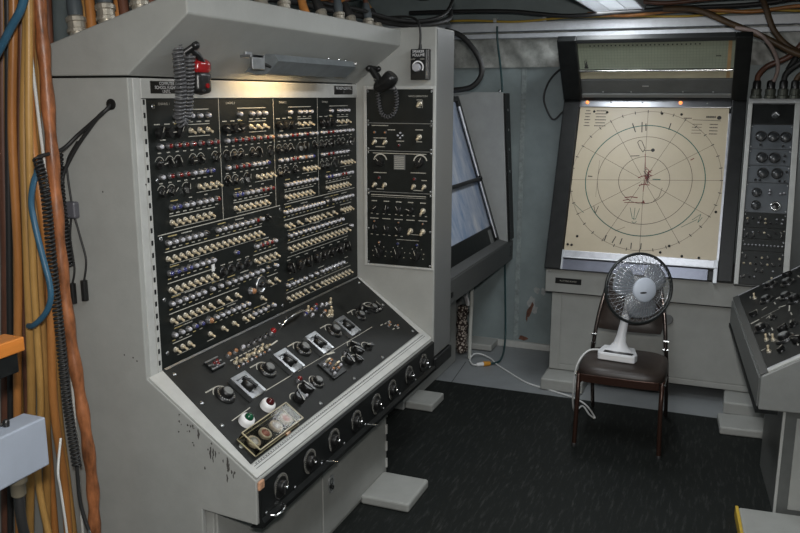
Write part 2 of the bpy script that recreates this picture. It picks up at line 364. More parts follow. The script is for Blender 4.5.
# base
MB().box(-2.5, -1.497, 2.075, 3.55, .004, .552).build('base', GREY, CON, bev=.004)
bd = [MB().box(-1.497, -1.486, a, b, .03, .545).build('base_door', GREY, CON, bev=.003) for a, b in ((2.082, 2.834), (2.842, 3.535))]
fbse = Fr((-1.486, 0, 0), Y_, Z_)
lt = MB(); lt.prism([(.026*math.cos(t), .042*math.sin(t)) for t in [i*math.pi/10 for i in range(20)]], 0, .004, WORLD, 0); lt.arc(WORLD, 0, .012, .012, 0, 6.283, .004, .0045, 1, 16); lt.arc(WORLD, 0, -.014, .014, 0, 6.283, .004, .0045, 1, 16)
lt.lathe([(.008, .004), (.008, .012), (.004, .013)], (0, -.014, 0), Z_, 10, 1)
inst(lt.mesh('door_latch', [STEEL, BLACKM]), 'door_latch', bd[1], fbse, 2.915, .255)
for z in (.06, .15, .24, .33, .42, .5): MB().box(-1.487, -1.478, 3.522, 3.534, z, z+.05).build('hinge_knuckle', GREYL, bd[1], bev=.002)
chips = MB(); fsd = Fr((0, 2.0398, 0), X_, Z_)
rc_ = random.Random(3)
for k in range(34):
    q_ = rc_.random(); x = -1.60+.22*q_; z = .992-(x+1.705)*.7047-.012-abs(rc_.gauss(0, .035)); a = rc_.uniform(.0012, .004); b = rc_.uniform(.003, .018) if q_ > .35 else rc_.uniform(.002, .005)
    chips.add([fsd.P(x+a*math.cos(t)*(1+.4*math.sin(5*t+k)), z+b*math.sin(t)*(1+.3*math.sin(3*t+k)), .0002+.00002*k) for t in [i_*.6283 for i_ in range(10)]], [tuple(range(10))])
for x, z in ((-1.74, 1.05), (-1.755, 1.06), (-1.79, 1.065), (-1.66, 1.63), (-1.83, 1.60)): chips.add([fsd.P(x+.003*math.cos(t), z+.003*math.sin(t), .0003) for t in [i_*.785 for i_ in range(8)]], [tuple(range(8))])
chips.build('paint_chips', mat('chip_dark', (.07, .065, .06), .6), CON)['kind'] = 'stuff'
MB().box(-1.49, -1.245, 3.225, 3.50, .006, .052).build('foot', GREY, CON, bev=.012, seg=3)

# ---- switch panel contents
def lamp(u, v, c): inst(LMAP[c], 'indicator_lamp', PAN, fm, u, v)
def tog(u, v): inst(TOG, 'toggle_switch', PAN, fm, u, v, 0, random.uniform(-.12, .12), .88)
pr = MB(); py = MB()
C0 = [2.125, 2.505, 2.884, 3.262]
colcols = [('wwww', 'wrrrrrrr', 'wrrrwwbb', 'bbwwwwwr'), ('wwww', 'wrrrrrra', 'wrrrwwwb', 'bbwwwrrr'), ('wwww', 'wwrrwrww', 'wwrrwawb', 'wwwwwwww'), ('wwww', 'wrrwwwww', 'wrrwwwwd', 'bbwwrrww')]
for k, c0 in enumerate(C0):
    s = .985 if k == 3 else 1.
    U = lambda d: c0+d*s
    A, Dd, Ff, Hh = colcols[k]
    for d, c in zip((.128, .212, .259, .308), A): lamp(U(d), 1.832, c); bars(pr, fm, U(d), 1.812, .026)
    for d in (.034, .085, .136): inst(KN, 'rotary_knob', PAN, fm, U(d), 1.782, 0, random.uniform(-2, 2)); bars(py if d > .1 else pr, fm, U(d), 1.808, .03)
    bars(pr, fm, U(.06), 1.758, .03)
    for d in (.206, .256, .306): tog(U(d), 1.783)
    for d, c in zip((.038, .084, .131, .171, .212, .260, .311, .352), Dd): lamp(U(d), 1.738, c); bars(pr, fm, U(d), 1.717, .018)
    for d in (.036, .088, .132, .214, .259, .345): inst(PT, 'pointer_knob', PAN, fm, U(d), 1.682, 0, random.uniform(-1.6, 1.6)); pr.arc(fm, U(d), 1.682, .023, .4, 2.7, .0018, .0008)
    for d, c in zip((.038, .084, .131, .169, .210, .245, .279, .316), Ff): lamp(U(d), 1.64, c); bars(pr, fm, U(d), 1.619, .018)
    for d in (.038, .088, .167): inst(PT, 'pointer_knob', PAN, fm, U(d), 1.589, 0, random.uniform(-1.6, 1.6)); pr.arc(fm, U(d), 1.589, .023, .4, 2.7, .0018, .0008)
    for d in (.241, .278, .315, .350): tog(U(d), 1.59)
    pr.line(fm, U(.225), 1.570, U(.36), 1.570, .002, .0008)
    for d, c in zip((.082, .116, .155, .190, .230, .266, .300, .342), Hh): lamp(U(d), 1.536, c); bars(pr, fm, U(d), 1.516, .02)
    bars(py, fm, U(.10), 1.557, .04); bars(pr, fm, U(.19), 1.558, .02); bars(pr, fm, U(.28), 1.558, .02)
    for d in (.079, .115, .151, .187, .225, .262, .297): tog(U(d), 1.486)
    pr.line(fm, U(.07), 1.507, U(.33), 1.507, .0025, .0008); pr.line(fm, U(.09), 1.466, U(.33), 1.466, .0022, .0008)
    pr.line(fm, U(.12), 1.853, U(.318), 1.853, .0025, .0008); pr.line(fm, U(.195), 1.803, U(.32), 1.803, .0022, .0008); pr.line(fm, U(.195), 1.763, U(.32), 1.763, .0022, .0008)
    text('CHANNEL %d' % (k+1), .011, fm, U(.075), 1.872, .0008, PAN)
    if k: pr.line(fm, c0, 1.456, c0, 1.893, .0028, .0008)
pr.line(fm, 2.13, 1.452, 2.915, 1.456, .0028, .0008); pr.line(fm, 2.95, 1.456, 3.64, 1.456, .0028, .0008)
def row(kind, v, us, cols='w', lab=None):
    for i, u in enumerate(us):
        if kind == 'lamp': lamp(u, v, cols[i % len(cols)]); bars(pr if i % 3 else py, fm, u, v-.020, .018)
        elif kind == 'tog': tog(u, v)
    if kind == 'tog':
        pr.line(fm, us[0]-.012, v+.024, us[-1]+.018, v+.024, .0028, .0008); pr.line(fm, us[0]+.01, v-.022, us[-1]+.01, v-.022, .0018, .0008)
    if kind == 'lamp':
        k = len(us)//2; bars(py, fm, us[0]+.03, v+.020, .05); bars(pr, fm, us[k], v+.020, .06)
def lin(a, b, n): return [a+(b-a)*i/(n-1) for i in range(n)]
row('lamp', 1.422, [2.176, 2.212, 2.247, 2.283, 2.318, 2.353, 2.39], 'wwwwwwd'); row('lamp', 1.422, lin(2.463, 2.762, 9), 'wwwwwwwrw')
inst(PT, 'pointer_knob', PAN, fm, 2.815, 1.422, 0, 1.2)
row('tog', 1.368, lin(2.173, 2.750, 17))
row('lamp', 1.319, lin(2.178, 2.424, 8), 'bbbbwwww'); lamp(2.576, 1.319, 'b'); row('lamp', 1.319, lin(2.716, 2.859, 5), 'wrrrw')
MB().box(2.418, 2.434, 1.277, 1.302, .0005, .003, 0, fm).build('white_tag', WHITEP, PAN)
row('tog', 1.261, lin(2.178, 2.426, 8)); row('tog', 1.261, lin(2.712, 2.865, 5))
for u, v in ((2.489, 1.261), (2.541, 1.262), (2.597, 1.262), (2.655, 1.263)): inst(KS, 'rotary_knob', PAN, fm, u, v, 0, 0, .62); bars(pr, fm, u, 1.288, .03)
row('lamp', 1.215, lin(2.177, 2.356, 6)); row('lamp', 1.215, [2.41, 2.462], 'ww'); row('lamp', 1.215, lin(2.511, 2.751, 7)); row('lamp', 1.215, [2.803, 2.862], 'dw')
row('tog', 1.156, [2.177, 2.214, 2.249, 2.285, 2.321, 2.355, 2.396, 2.453, 2.508, 2.569]); row('tog', 1.156, [2.808, 2.862])
rg = MB(); rg.lathe([(.036, 0), (.036, .006), (.029, .008), (.029, .003), (.02, .003)], n=28, m=0); rg.lathe([(.013, .003), (.013, .02), (.01, .022)], n=16, m=1)
for i in range(24):
    a = i*math.pi/12; rg.line(WORLD, .030*math.cos(a), .030*math.sin(a), .0345*math.cos(a), .0345*math.sin(a), .002, .0085, 1)
inst(rg.mesh('ring_dial', [STEEL, BLACK]), 'ring_dial', PAN, fm, 2.745, 1.158)
inst(lamp_mesh(AMBL), 'indicator_lamp', PAN, fm, 2.667, 1.150, 0, 0, 1.5)
tog(2.748, 1.103)
row('lamp', 1.105, lin(2.182, 2.337, 5), 'wwwbb'); inst(LA, 'indicator_lamp', PAN, fm, 2.381, 1.105, 0, 0, 1.35); row('lamp', 1.105, lin(2.427, 2.640, 7))
for a, b in ((2.186, 3), (2.387, 1), (2.470, 1), (2.542, 1), (2.614, 2)):
    row('tog', 1.051, [a+.0385*i for i in range(b)]) if b > 1 else tog(a, 1.051)
pr.line(fm, 2.37, 1.028, 2.41, 1.028, .003, .0008)
row('lamp', 1.053, lin(2.685, 2.833, 5), 'wwwdw')
for y in (2.139,):
    for z in (1.865, 1.63, 1.44, 1.235, 1.05): inst(SCB, 'screw', PAN, fm, y+.006, z)
for z in (1.44, 1.03): inst(SCB, 'screw', PAN, fm, 2.915, z)
row('lamp', 1.423, lin(2.952, 3.291, 11)); row('lamp', 1.423, [3.348], 'd'); row('lamp', 1.423, lin(3.406, 3.60, 6))
row('tog', 1.365, [2.958, 2.996, 3.065, 3.137, 3.179, 3.211, 3.244, 3.289, 3.345, 3.404]); row('tog', 1.365, [3.489, 3.521, 3.552, 3.584])
row('lamp', 1.320, lin(2.984, 3.487, 13)); row('tog', 1.265, lin(2.98, 3.545, 15)); lamp(3.59, 1.275, 'w')
for u in (2.976, 3.055, 3.132, 3.213, 3.291, 3.373, 3.457, 3.532): inst(KN, 'rotary_knob', PAN, fm, u, 1.184, 0, random.uniform(-1.5, 1.5), 1.25); bars(pr, fm, u, 1.215, .03); bars(pr, fm, u+.01, 1.157, .015)
pr.line(fm, 2.965, 1.228, 3.56, 1.228, .002, .0008)
row('lamp', 1.109, [2.957, 2.996, 3.031, 3.066, 3.108, 3.161, 3.215, 3.271, 3.311, 3.346, 3.387, 3.418, 3.454, 3.492]); bars(pr, fm, 3.54, 1.125, .04); bars(pr, fm, 3.54, 1.095, .04)
row('tog', 1.052, [2.958, 2.998, 3.033, 3.063, 3.11, 3.168, 3.223, 3.274, 3.308, 3.343, 3.379, 3.415, 3.452, 3.49, 3.528, 3.567])
pr.build('printed_legend', PRINT, PAN)['kind'] = 'stuff'; py.build('printed_legend', PRINTY, PAN)['kind'] = 'stuff'
# placards on the header
fh = Fr((-1.704, 0, 0), Y_, Z_)
for a, b, lines in ((2.142, 2.335, ('COMPUTER IS IN', 'SCHOOL FLIGHT MODE', 'UNTIL')), (3.44, 3.635, ('PROBLEM CONTROL', '1'))):
    P = MB().box(a, b, 1.905, 1.944, 0, .003, 0, fh).build('placard', BLACK, hd, bev=.001)
    for i, t in enumerate(lines): text(t, .0145 if len(lines) == 3 else .018, fh, (a+b)/2-(.0 if i < 2 else .02), (1.936-.0125*i) if len(lines) == 3 else 1.933-.017*i, .0036, P, WHITEP)

# ---- wing panel contents
pw = MB()
def wk(me, name, p, x, z, rot=0, sc=1): inst(me, name, WP[p], fw, x, z, .004, rot, sc)
wk(TOG, 'toggle_switch', 0, -1.377, 1.862, 0, 1.2); text('VOICE OPERATION', .011, fw, -1.385, 1.897, .0048, WP[0]); bars(pw, fw, -1.377, 1.88, .03, w_=.0048)
pw.line(fw, -1.362, 1.842, -1.362, 1.88, .0015, .0048); bars(pw, fw, -1.377, 1.845, .02, w_=.0048)
for dx, dz in ((0, .012), (0, -.012), (.012, 0), (-.012, 0)): inst(lamp_mesh(WHL), 'indicator_lamp', WP[1], fw, -1.474+dx, 1.712+dz, .004, 0, .6)
wk(TOG, 'toggle_switch', 1, -1.377, 1.707, 0, 1.2)
for x in (-1.609, -1.553): wk(TOG, 'toggle_switch', 1, x, 1.68); wk(LA, 'indicator_lamp', 1, x, 1.725, 0, .7)
for x, z, wd in ((-1.58, 1.758, .09), (-1.52, 1.738, .04), (-1.474, 1.685, .04), (-1.377, 1.74, .04), (-1.377, 1.684, .03), (-1.58, 1.656, .05), (-1.58, 1.698, .07)): bars(pw, fw, x, z, wd, .004, .0048)
wk(LR, 'indicator_lamp', 1, -1.480, 1.665, 0, .7)
for x in (-1.58, -1.371): wk(KN, 'rotary_knob', 2, x, 1.587, .8 if x < -1.5 else -.5, 1.2); pw.arc(fw, x, 1.587, .034, .2, 3.0, .006, .0048, 0, 9)
MB().box(-1.508, -1.449, 1.548, 1.618, .004, .005, 0, fw).build('data_card', mat('card_grey', (.16, .165, .16), .6), WP[2])
for i in range(7): bars(pw, fw, -1.479, 1.608-.009*i, .05, .003, .0056)
pw.line(fw, -1.62, 1.625, -1.34, 1.625, .003, .0048)
for x, z in ((-1.61, 1.472), (-1.556, 1.472), (-1.404, 1.470), (-1.35, 1.470)): wk(TOG, 'toggle_switch', 2, x, z)
for x in (-1.585, -1.40): wk(LR, 'indicator_lamp', 2, x, 1.505, 0, .8)
for x, z, wd in ((-1.58, 1.53, .07), (-1.38, 1.535, .08), (-1.58, 1.45, .04), (-1.38, 1.45, .05), (-1.35, 1.5, .03)): bars(pw, fw, x, z, wd, .004, .0048)
pw.line(fw, -1.63, 1.421, -1.34, 1.421, .003, .0048); pw.line(fw, -1.63, 1.412, -1.34, 1.412, .0015, .0048)
for i, x in enumerate((-1.612, -1.547, -1.482, -1.419, -1.355)):
    if i < 4: wk(PT, 'pointer_knob', 3, x, 1.352, -.9+i*.7, 1.05)
    else: wk(TOG, 'toggle_switch', 3, x, 1.352, 0, 1.25)
    bars(pw, fw, x, 1.39, .03, .005, .0048); bars(pw, fw, x-.014, 1.327, .012, .004, .0048); bars(pw, fw, x+.016, 1.325, .012, .004, .0048)
    if i < 3: wk(PT, 'pointer_knob', 3, x, 1.252, .3*i, 1.05); bars(pw, fw, x-.014, 1.222, .012, .004, .0048); bars(pw, fw, x+.016, 1.220, .012, .004, .0048)
    else: wk(TOG, 'toggle_switch', 3, x, 1.25, 0, 1.25)
    bars(pw, fw, x, 1.303, .045, .004, .0048); wk(LA, 'indicator_lamp', 3, x, 1.288, 0, .55) if i % 2 == 0 else None
pw.line(fw, -1.42, 1.232, -1.355, 1.232, .002, .0048)
for x in (-1.586, -1.486, -1.385):
    wk(KN, 'rotary_knob', 3, x, 1.132, .3, 1.25); wk(LB if x > -1.5 else LA, 'indicator_lamp', 3, x, 1.182, 0, .7)
    for i in range(7): a = math.radians(-30+40*i); bars(pw, fw, x+.037*math.cos(a), 1.132+.037*math.sin(a), .006, .004, .0048)
pw.line(fw, -1.495, 1.203, -1.375, 1.203, .002, .0048)
pw.build('printed_legend', PRINT, WP[3])['kind'] = 'stuff'
for p, z in ((0, 1.92), (0, 1.78), (1, 1.76), (1, 1.646), (2, 1.627), (2, 1.445), (3, 1.425), (3, 1.08), (3, 1.25)):
    for x in (-1.645, -1.318): inst(SC, 'screw', WP[p], fw, x, z, .004)

# ---- desk panel contents (u along the desk, t down the slope)
def dk(me, name, u, t, rot=0, sc=1, h=.004): return inst(me, name, DP, fd, u, -t, h, rot, sc)
pd = MB()
rm = MB().box(2.292, 2.362, -.092, -.044, .004, .016, 0, fd).build('lamp_block', BLACKM, DP, bev=.002)
for i in range(3): MB().box(2.288, 2.366, -.088+.018*i, -.083+.018*i, .016, .018, 0, fd).build('clip_bar', STEEL, rm)
for u, t in ((2.315, .07), (2.338, .066), (2.33, .078)): inst(LR, 'red_jewel', rm, fd, u, -t, .014, 0, .8)
for i, (u, c) in enumerate(((2.426, 'a'), (2.470, 'a'), (2.52, 'w'), (2.565, 'd'), (2.605, 'd'), (2.648, 'd'), (2.69, 'd'))): dk(LMAP[c], 'indicator_lamp', u, .062, 0, 1.1)
dk(lamp_mesh(REDB), 'indicator_lamp', 2.735, .062, 0, 1.6)
for i, u in enumerate((2.425, 2.455, 2.485, 2.515, 2.545, 2.575, 2.605, 2.64)):
    dk(TOG if i % 2 else TOGU, 'toggle_switch', u, .100+.004*(i % 3), random.uniform(-.6, .6), .85); dk(LMAP['aw'[i % 2]], 'indicator_lamp', u-.01, .122, 0, .65); bars(pd, fd, u, -.083, .022, .004, .0048)
pd.line(fd, 2.67, -.105, 2.73, -.10, .006, .0048)
MB().tube(smoothpath([fd.P(2.80, -.062, .003), fd.P(2.808, -.06, .035), fd.P(2.86, -.056, .05), fd.P(2.95, -.052, .05), fd.P(2.99, -.05, .035), fd.P(2.996, -.05, .003)], 5), .0065, 10).build('grab_handle', CHROME, DP)
for u, t, c in ((3.03, .056, 'b'), (3.06, .075, 'w'), (3.09, .05, 'a'), (3.12, .058, 'b'), (3.15, .04, 'r'), (3.186, .052, 'w'), (3.12, .095, 'd'), (3.16, .088, 'a'), (3.22, .06, 'w')): dk(LMAP[c], 'indicator_lamp', u, t, 0, 1.0)
for u, t in ((3.26, .06), (3.20, .10), (3.16, .112), (3.18, .118), (3.065, .045)): dk(TOGU, 'toggle_switch', u, t, .3, 1.05)
gm = MB(); gm.box(-.045, .045, -.048, .048, 0, .003, 0)
for s in (-1, 1): gm.box(s*.040-.007, s*.040+.007, -.055, .05, .003, .022, 0)
gm.box(-.045, .045, .036, .052, .003, .022, 0)
GUARD = gm.mesh('switch_guard', [STEEL])
gk = MB(); gk.lathe([(.024, .003), (.024, .024), (.021, .028), (.012, .029)], n=20, m=0); gk.box(-.006, .006, -.03, .03, .022, .034, 0); gk.lathe([(.014, .0285), (.014, .0305)], n=16, m=1)
GKN = gk.mesh('selector_knob', [BLACK, GREYD])
for u in (2.355, 2.648, 2.902, 3.178):
    dk(GUARD, 'switch_guard', u, .205); dk(GKN, 'selector_knob', u+.006, .205, .3)
sk = MB(); sk.lathe([(.034, 0), (.034, .004), (.030, .008), (.022, .009)], n=28, m=0); sk.lathe([(.021, .009), (.02, .020), (.0175, .023)], n=20, m=0, smooth=False); sk.lathe([(.0155, .023), (.0155, .0245), (.012, .025)], n=20, m=2)
for i in range(19): a = math.radians(-60+i*300/18); sk.line(WORLD, .0245*math.cos(a), .0245*math.sin(a), .029*math.cos(a), .029*math.sin(a), .0016, .0092, 1)
SKN = sk.mesh('skirted_knob', [BLACK, PRINT, GREYD])
for i, u in enumerate((2.245, 2.525, 2.804, 3.088, 3.362, 3.51)):
    dk(SKN, 'skirted_knob', u, .19, i*1.1, 1.15 if i < 4 else .95); bars(pd, fd, u-.03, -.145, .06, .005, .0048)
    pd.arc(fd, u, -.19, .045, .3, 2.6, .003, .0048)
for i, u in enumerate((3.40, 3.45, 3.54)): dk(PT, 'pointer_knob', u, .165+.02*i, 2-i, 1.5)
pd.line(fd, 2.32, -.253, 2.62, -.257, .003, .0048); pd.line(fd, 2.66, -.258, 3.36, -.268, .002, .0048)
pd.line(fd, 2.17, -.281, 2.29, -.276, .003, .0048)
dome = MB(); dome.lathe([(.027, 0), (.027, .014), (.024, .024), (.016, .026)], n=20, m=0); dome.ball((0, 0, .026), .0165, 14, 8, 1)
dome2 = MB(); dome2.lathe([(.027, 0), (.027, .014), (.024, .024), (.016, .026)], n=20, m=0); dome2.ball((0, 0, .026), .0165, 14, 8, 1)
dk(dome.mesh('pilot_lamp_or_reflection', [WHITEP, GREENL]), 'pilot_lamp_or_reflection', 2.212, .312); dk(dome2.mesh('pilot_lamp_or_reflection', [WHITEP, mat('dark_red_lens', (.06, .006, .008), .1, coat=.6)]), 'pilot_lamp_or_reflection', 2.355, .308)
CLEAR = mat('clear_acrylic', (.86, .84, .76), .06, trans=1.0)
CLEAR.node_tree.nodes['Principled BSDF'].inputs['IOR'].default_value = 1.12
cv = MB()
for a, b, c, d, e, f in ((2.118, 2.405, -.428, -.346, .036, .039), (2.118, 2.121, -.428, -.346, .004, .036), (2.402, 2.405, -.428, -.346, .004, .036), (2.118, 2.405, -.428, -.425, .004, .036), (2.118, 2.405, -.349, -.346, .004, .036)): cv.box(a, b, c, d, e, f, 0, fd)
cvo = cv.build('clear_cover', CLEAR, DP)
ce = MB()
for a, b, c, d in ((2.116, 2.407, -.430, -.427), (2.116, 2.407, -.347, -.344), (2.116, 2.119, -.43, -.344), (2.404, 2.407, -.43, -.344)): ce.box(a, b, c, d, .036, .040, 0, fd); ce.box(a, b, c, d, .004, .007, 0, fd)
ce.build('cover_edge', mat('yellowed_edge', (.42, .37, .24), .4), cvo)
bl = MB(); bl.lathe([(.024, 0), (.024, .010), (.021, .012), (.016, .010)], n=20, m=0, cap1=False); bl.lathe([(.016, .010), (.012, .015), (.0001, .017)], n=16, m=1, cap0=False, cap1=False)
for u, c in ((2.160, WHL), (2.232, mat('pink_lens', (.36, .13, .11), .15, coat=.5)), (2.302, WHL), (2.370, MATS['pink_lens'])): inst(bl.mesh('push_button', [mat('button_rim', (.36, .31, .25), .4), c]), 'push_button', cvo, fd, u, -.386, .004)
MB().box(2.31, 2.335, -.437, -.428, .004, .010, 0, fd).build('amber_tab', AMBL, DP)
for u, t, me, sc in ((2.517, .352, KN, 1.3), (2.60, .338, KN, 1.3), (2.69, .338, SKN, .95), (2.97, .342, KN, 1.2), (3.08, .328, KN, 1.2), (3.10, .30, PT, 1.3), (3.18, .34, PT, 1.3), (3.03, .36, KN, 1.0)):
    dk(me, 'rotary_knob', u, t, u*7 % 3, sc); pd.arc(fd, u, -t, .034, .3, 2.6, .003, .0048)
dk(LR, 'indicator_lamp', 2.61, .291, 0, 1.3); dk(LW, 'indicator_lamp', 2.565, .36, 0, .8); dk(LD, 'indicator_lamp', 3.0, .305, 0, 1.1)
gd = MB().box(2.785, 2.895, -.372, -.278, .004, .014, 0, fd).build('jack_block', BLACKM, DP, bev=.002)
for i, (u, t, c) in enumerate(((2.80, .30, 'w'), (2.83, .31, 'a'), (2.86, .30, 'a'), (2.82, .335, 'a'), (2.85, .345, 'a'), (2.88, .34, 'w'), (2.80, .355, 'w'))): inst(LMAP[c], 'jack', gd, fd, u, -t, .014, 0, .85)
for u, t in ((2.835, .292), (2.865, .325)): MB().box(u-.004, u+.022, -t-.004, -t+.003, .014, .03, 0, fd).build('brass_clip', CREAM, gd)
pd.line(fd, 2.90, -.262, 2.955, -.272, .008, .0048)
for i, (u, t) in enumerate(((3.44, .285), (3.48, .29), (3.52, .29), (3.50, .31), (3.53, .325), (3.49, .335), (3.53, .345))): bars(pd if i % 2 else pd, fd, u, -t, .026, .005, .0048)
for u, t in ((3.505, .30), (3.535, .335), (3.475, .31)): dk(LA, 'indicator_lamp', u, t, 0, .7)
for u, t in ((2.147, .03), (2.134, .17), (2.12, .275), (2.106, .372), (2.84, .035), (2.91, .03), (3.64, .03), (3.62, .2), (3.61, .40), (2.60, .415), (2.9, .415), (3.2, .415)): dk(SCB, 'screw', u, t)
pd.build('printed_legend', PRINT, DP)['kind'] = 'stuff'

# ================================================================== things on the console
# strip lamp under the hood: a sheet-metal trough, open at the bottom towards the header
LMP = thing('strip_lamp', 'long grey metal strip lamp hanging under the console hood', 'lamp', (-1.58, 3.0, 1.97))
outer = [(-1.655, 1.985), (-1.565, 2.045), (-1.53, 2.043), (-1.515, 2.02), (-1.565, 1.975)]
inner = [(-1.568, 1.980), (-1.521, 2.020), (-1.533, 2.038), (-1.563, 2.040), (-1.652, 1.981)]
MB().prism(outer+inner, 2.62, 3.27, axis='y').build('lamp_shade', mat('lamp_grey', (.20, .22, .23), .42, .35, var=.2, vscale=20), LMP)
for y in (2.617, 3.27): MB().prism(outer+[(-1.60, 1.972)], y, y+.004, axis='y').build('end_cap', MATS['lamp_grey'], LMP)
MB().cyl((-1.585, 2.64, 2.0), (-1.585, 3.0, 2.0), .011, n=12).build('lamp_tube', mat('warm_tube', (1, .85, .6), .4, emit=(1, .70, .36), es=42), LMP)
br = MB(); br.box(-1.575, -1.53, 2.46, 2.54, 2.026, 2.036); br.box(-1.540, -1.53, 2.47, 2.55, 1.988, 2.036); br.box(-1.56, -1.55, 2.46, 2.50, 2.036, 2.046)
br.build('mount_bracket', STEEL, LMP, bev=.002)
MB().tube(smoothpath([(-1.54, 2.55, 2.01), (-1.545, 2.59, 2.004), (-1.55, 2.62, 2.0)], 4), .006, 8).build('lamp_cord', RUBBER, LMP)
for y in (3.05, 3.15, 3.21): MB().ball((-1.535, y, 2.046), .006, 8, 6).build('shade_screw', CHROME, LMP)
MB().box(-1.55, -1.515, 3.26, 3.28, 2.03, 2.038).build('shade_clip', CHROME, LMP)
# left handset: red cap, black body, coiled cord on a clip
HS = thing('handset', 'black handset with a red cap and coiled cord under the hood', 'handset', (-1.60, 2.30, 1.90))
cl = MB(); cl.cyl((-1.60, 2.185, 2.03), (-1.575, 2.20, 2.05), .012, n=12); cl.ball((-1.568, 2.20, 2.052), .014, 12, 8); cl.tube([(-1.59, 2.195, 2.045), (-1.58, 2.225, 2.025), (-1.585, 2.26, 2.0)], [.009, .010, .011], 8)
cl.build('hook', BLACK, HS)
def capsule(mb, c, hw, hd, z0, z1, m=0, n=16, k=4, er=.3):
    pts = []
    H = z1-z0
    for j in range(12):
        t = j/11; f = min(1, math.sqrt(max(0, 1-((abs(t-.5)*2-(1-er))/er)**2)) if abs(t-.5)*2 > 1-er else 1); f = max(f, .02)
        pts.append((f, z0+H*t))
    vs_ = []
    for f, z in pts:
        for i in range(n):
            a = 2*math.pi*i/n; ca, sa = math.cos(a), math.sin(a)
            q = lambda x: math.copysign(abs(x)**.7, x)
            vs_.append((c[0]+hd*f*q(ca), c[1]+hw*f*q(sa), z))
    fs_ = [(j*n+i, j*n+(i+1) % n, (j+1)*n+(i+1) % n, (j+1)*n+i) for j in range(11) for i in range(n)]
    mb.add(vs_, fs_+[tuple(range(n-1, -1, -1)), tuple(range(11*n, 12*n))], m, True); return mb
capsule(MB(), (-1.60, 2.262), .039, .026, 1.900, 1.982, er=.45).build('body', BLACK, HS)
capsule(MB(), (-1.60, 2.262), .040, .028, 1.962, 2.018, er=.75).build('cap', REDB, HS)
MB().cyl((-1.576, 2.262, 1.930), (-1.570, 2.262, 1.930), .008, n=12).build('push_to_talk_button', REDB, HS)
MB().cyl((-1.578, 2.243, 1.915), (-1.571, 2.243, 1.915), .004, n=10).build('pin', CHROME, HS)
STRIPE = mat('coil_cord_grey', (.10, .10, .105), .3, coat=.3)
coil([(-1.598, 2.148, 2.055), (-1.596, 2.150, 1.99), (-1.60, 2.158, 1.91), (-1.615, 2.165, 1.84), (-1.62, 2.182, 1.814), (-1.612, 2.199, 1.84), (-1.60, 2.198, 1.92), (-1.592, 2.196, 1.98), (-1.588, 2.196, 2.025)],   .0150, .0115, .0040, per=12).build('coiled_cord', STRIPE, HS)
# right handset
HR = thing('handset', 'all black handset hooked above the narrow wing panel', 'handset', (-1.52, 3.58, 1.93))
hk = MB(); hk.cyl((-1.60, 3.60, 2.03), (-1.545, 3.60, 2.02), .011, n=10); hk.ball((-1.60, 3.60, 2.025), .016, 10, 8); hk.tube([(-1.585, 3.60, 2.022), (-1.56, 3.60, 1.99), (-1.545, 3.60, 1.965)], [.016, .018, .02], 10); hk.ball((-1.55, 3.60, 2.022), .013, 10, 8)
hk.build('hook', BLACK, HR)
hb_ = MB(); hb_.tube(smoothpath([(-1.56, 3.60, 1.95), (-1.54, 3.595, 1.945), (-1.50, 3.59, 1.965), (-1.47, 3.585, 1.995)], 5), [.022, .025, .028, .030, .031, .030, .029, .030, .032, .034, .036, .037, .037, .036, .033, .026], 14)
hb_.build('body', BLACK, HR)
MB().cyl((-1.555, 3.572, 1.972), (-1.555, 3.566, 1.972), .006, n=10).build('rivet', CHROME, HR)
coil([(-1.575, 3.64, 1.955), (-1.583, 3.665, 1.92), (-1.58, 3.672, 1.86), (-1.565, 3.672, 1.815), (-1.535, 3.672, 1.80), (-1.505, 3.672, 1.815), (-1.488, 3.672, 1.86), (-1.488, 3.66, 1.92), (-1.50, 3.63, 1.95)], .0085, .0135, .003, per=10).build('coiled_cord', STRIPE, HR)
# volume box on the wing
VB = thing('volume_box', 'small black volume control box with a silver knob on the wing', 'control box', (-1.367, 3.675, 1.972))
fv = Fr((0, 3.655, 0), X_, Z_)
MB().box(-1.412, -1.322, 1.972, 2.112, -.036, 0, 0, fv).build('case', BLACK, VB, bev=.004)
MB().box(-1.335, -1.33, 1.976, 2.108, 0, .001, 0, fv).build('bright_edge', STEEL, VB)
text('SPEAKER', .018, fv, -1.372, 2.100, .0012, VB, WHITEP, 'lettering', sx=.85); text('VOLUME', .018, fv, -1.372, 2.084, .0012, VB, WHITEP, 'lettering', sx=.9)
text('LOW', .009, fv, -1.398, 2.066, .0012, VB); text('HIGH', .009, fv, -1.352, 2.066, .0012, VB)
pv = MB(); pv.arc(fv, -1.374, 2.03, .026, -.6, 3.6, .006, .0012); pv.build('dial_arc', WHITEP, VB)
MB().lathe([(.019, 0), (.019, .014), (.016, .018)], fv.P(-1.378, 2.028, 0), -Y_, 20).build('knob', mat('silver_knob', (.75, .75, .80), .3, .6), VB)
vc = MB(); vc.cyl((-1.37, 3.673, 2.112), (-1.37, 3.673, 2.135), .009, .006, 10); vc.tube(smoothpath([(-1.37, 3.673, 2.13), (-1.371, 3.676, 2.19), (-1.385, 3.685, 2.235), (-1.44, 3.72, 2.262), (-1.55, 3.75, 2.268)], 5), .0055, 8)
vc.build('cord', RUBBER, VB)

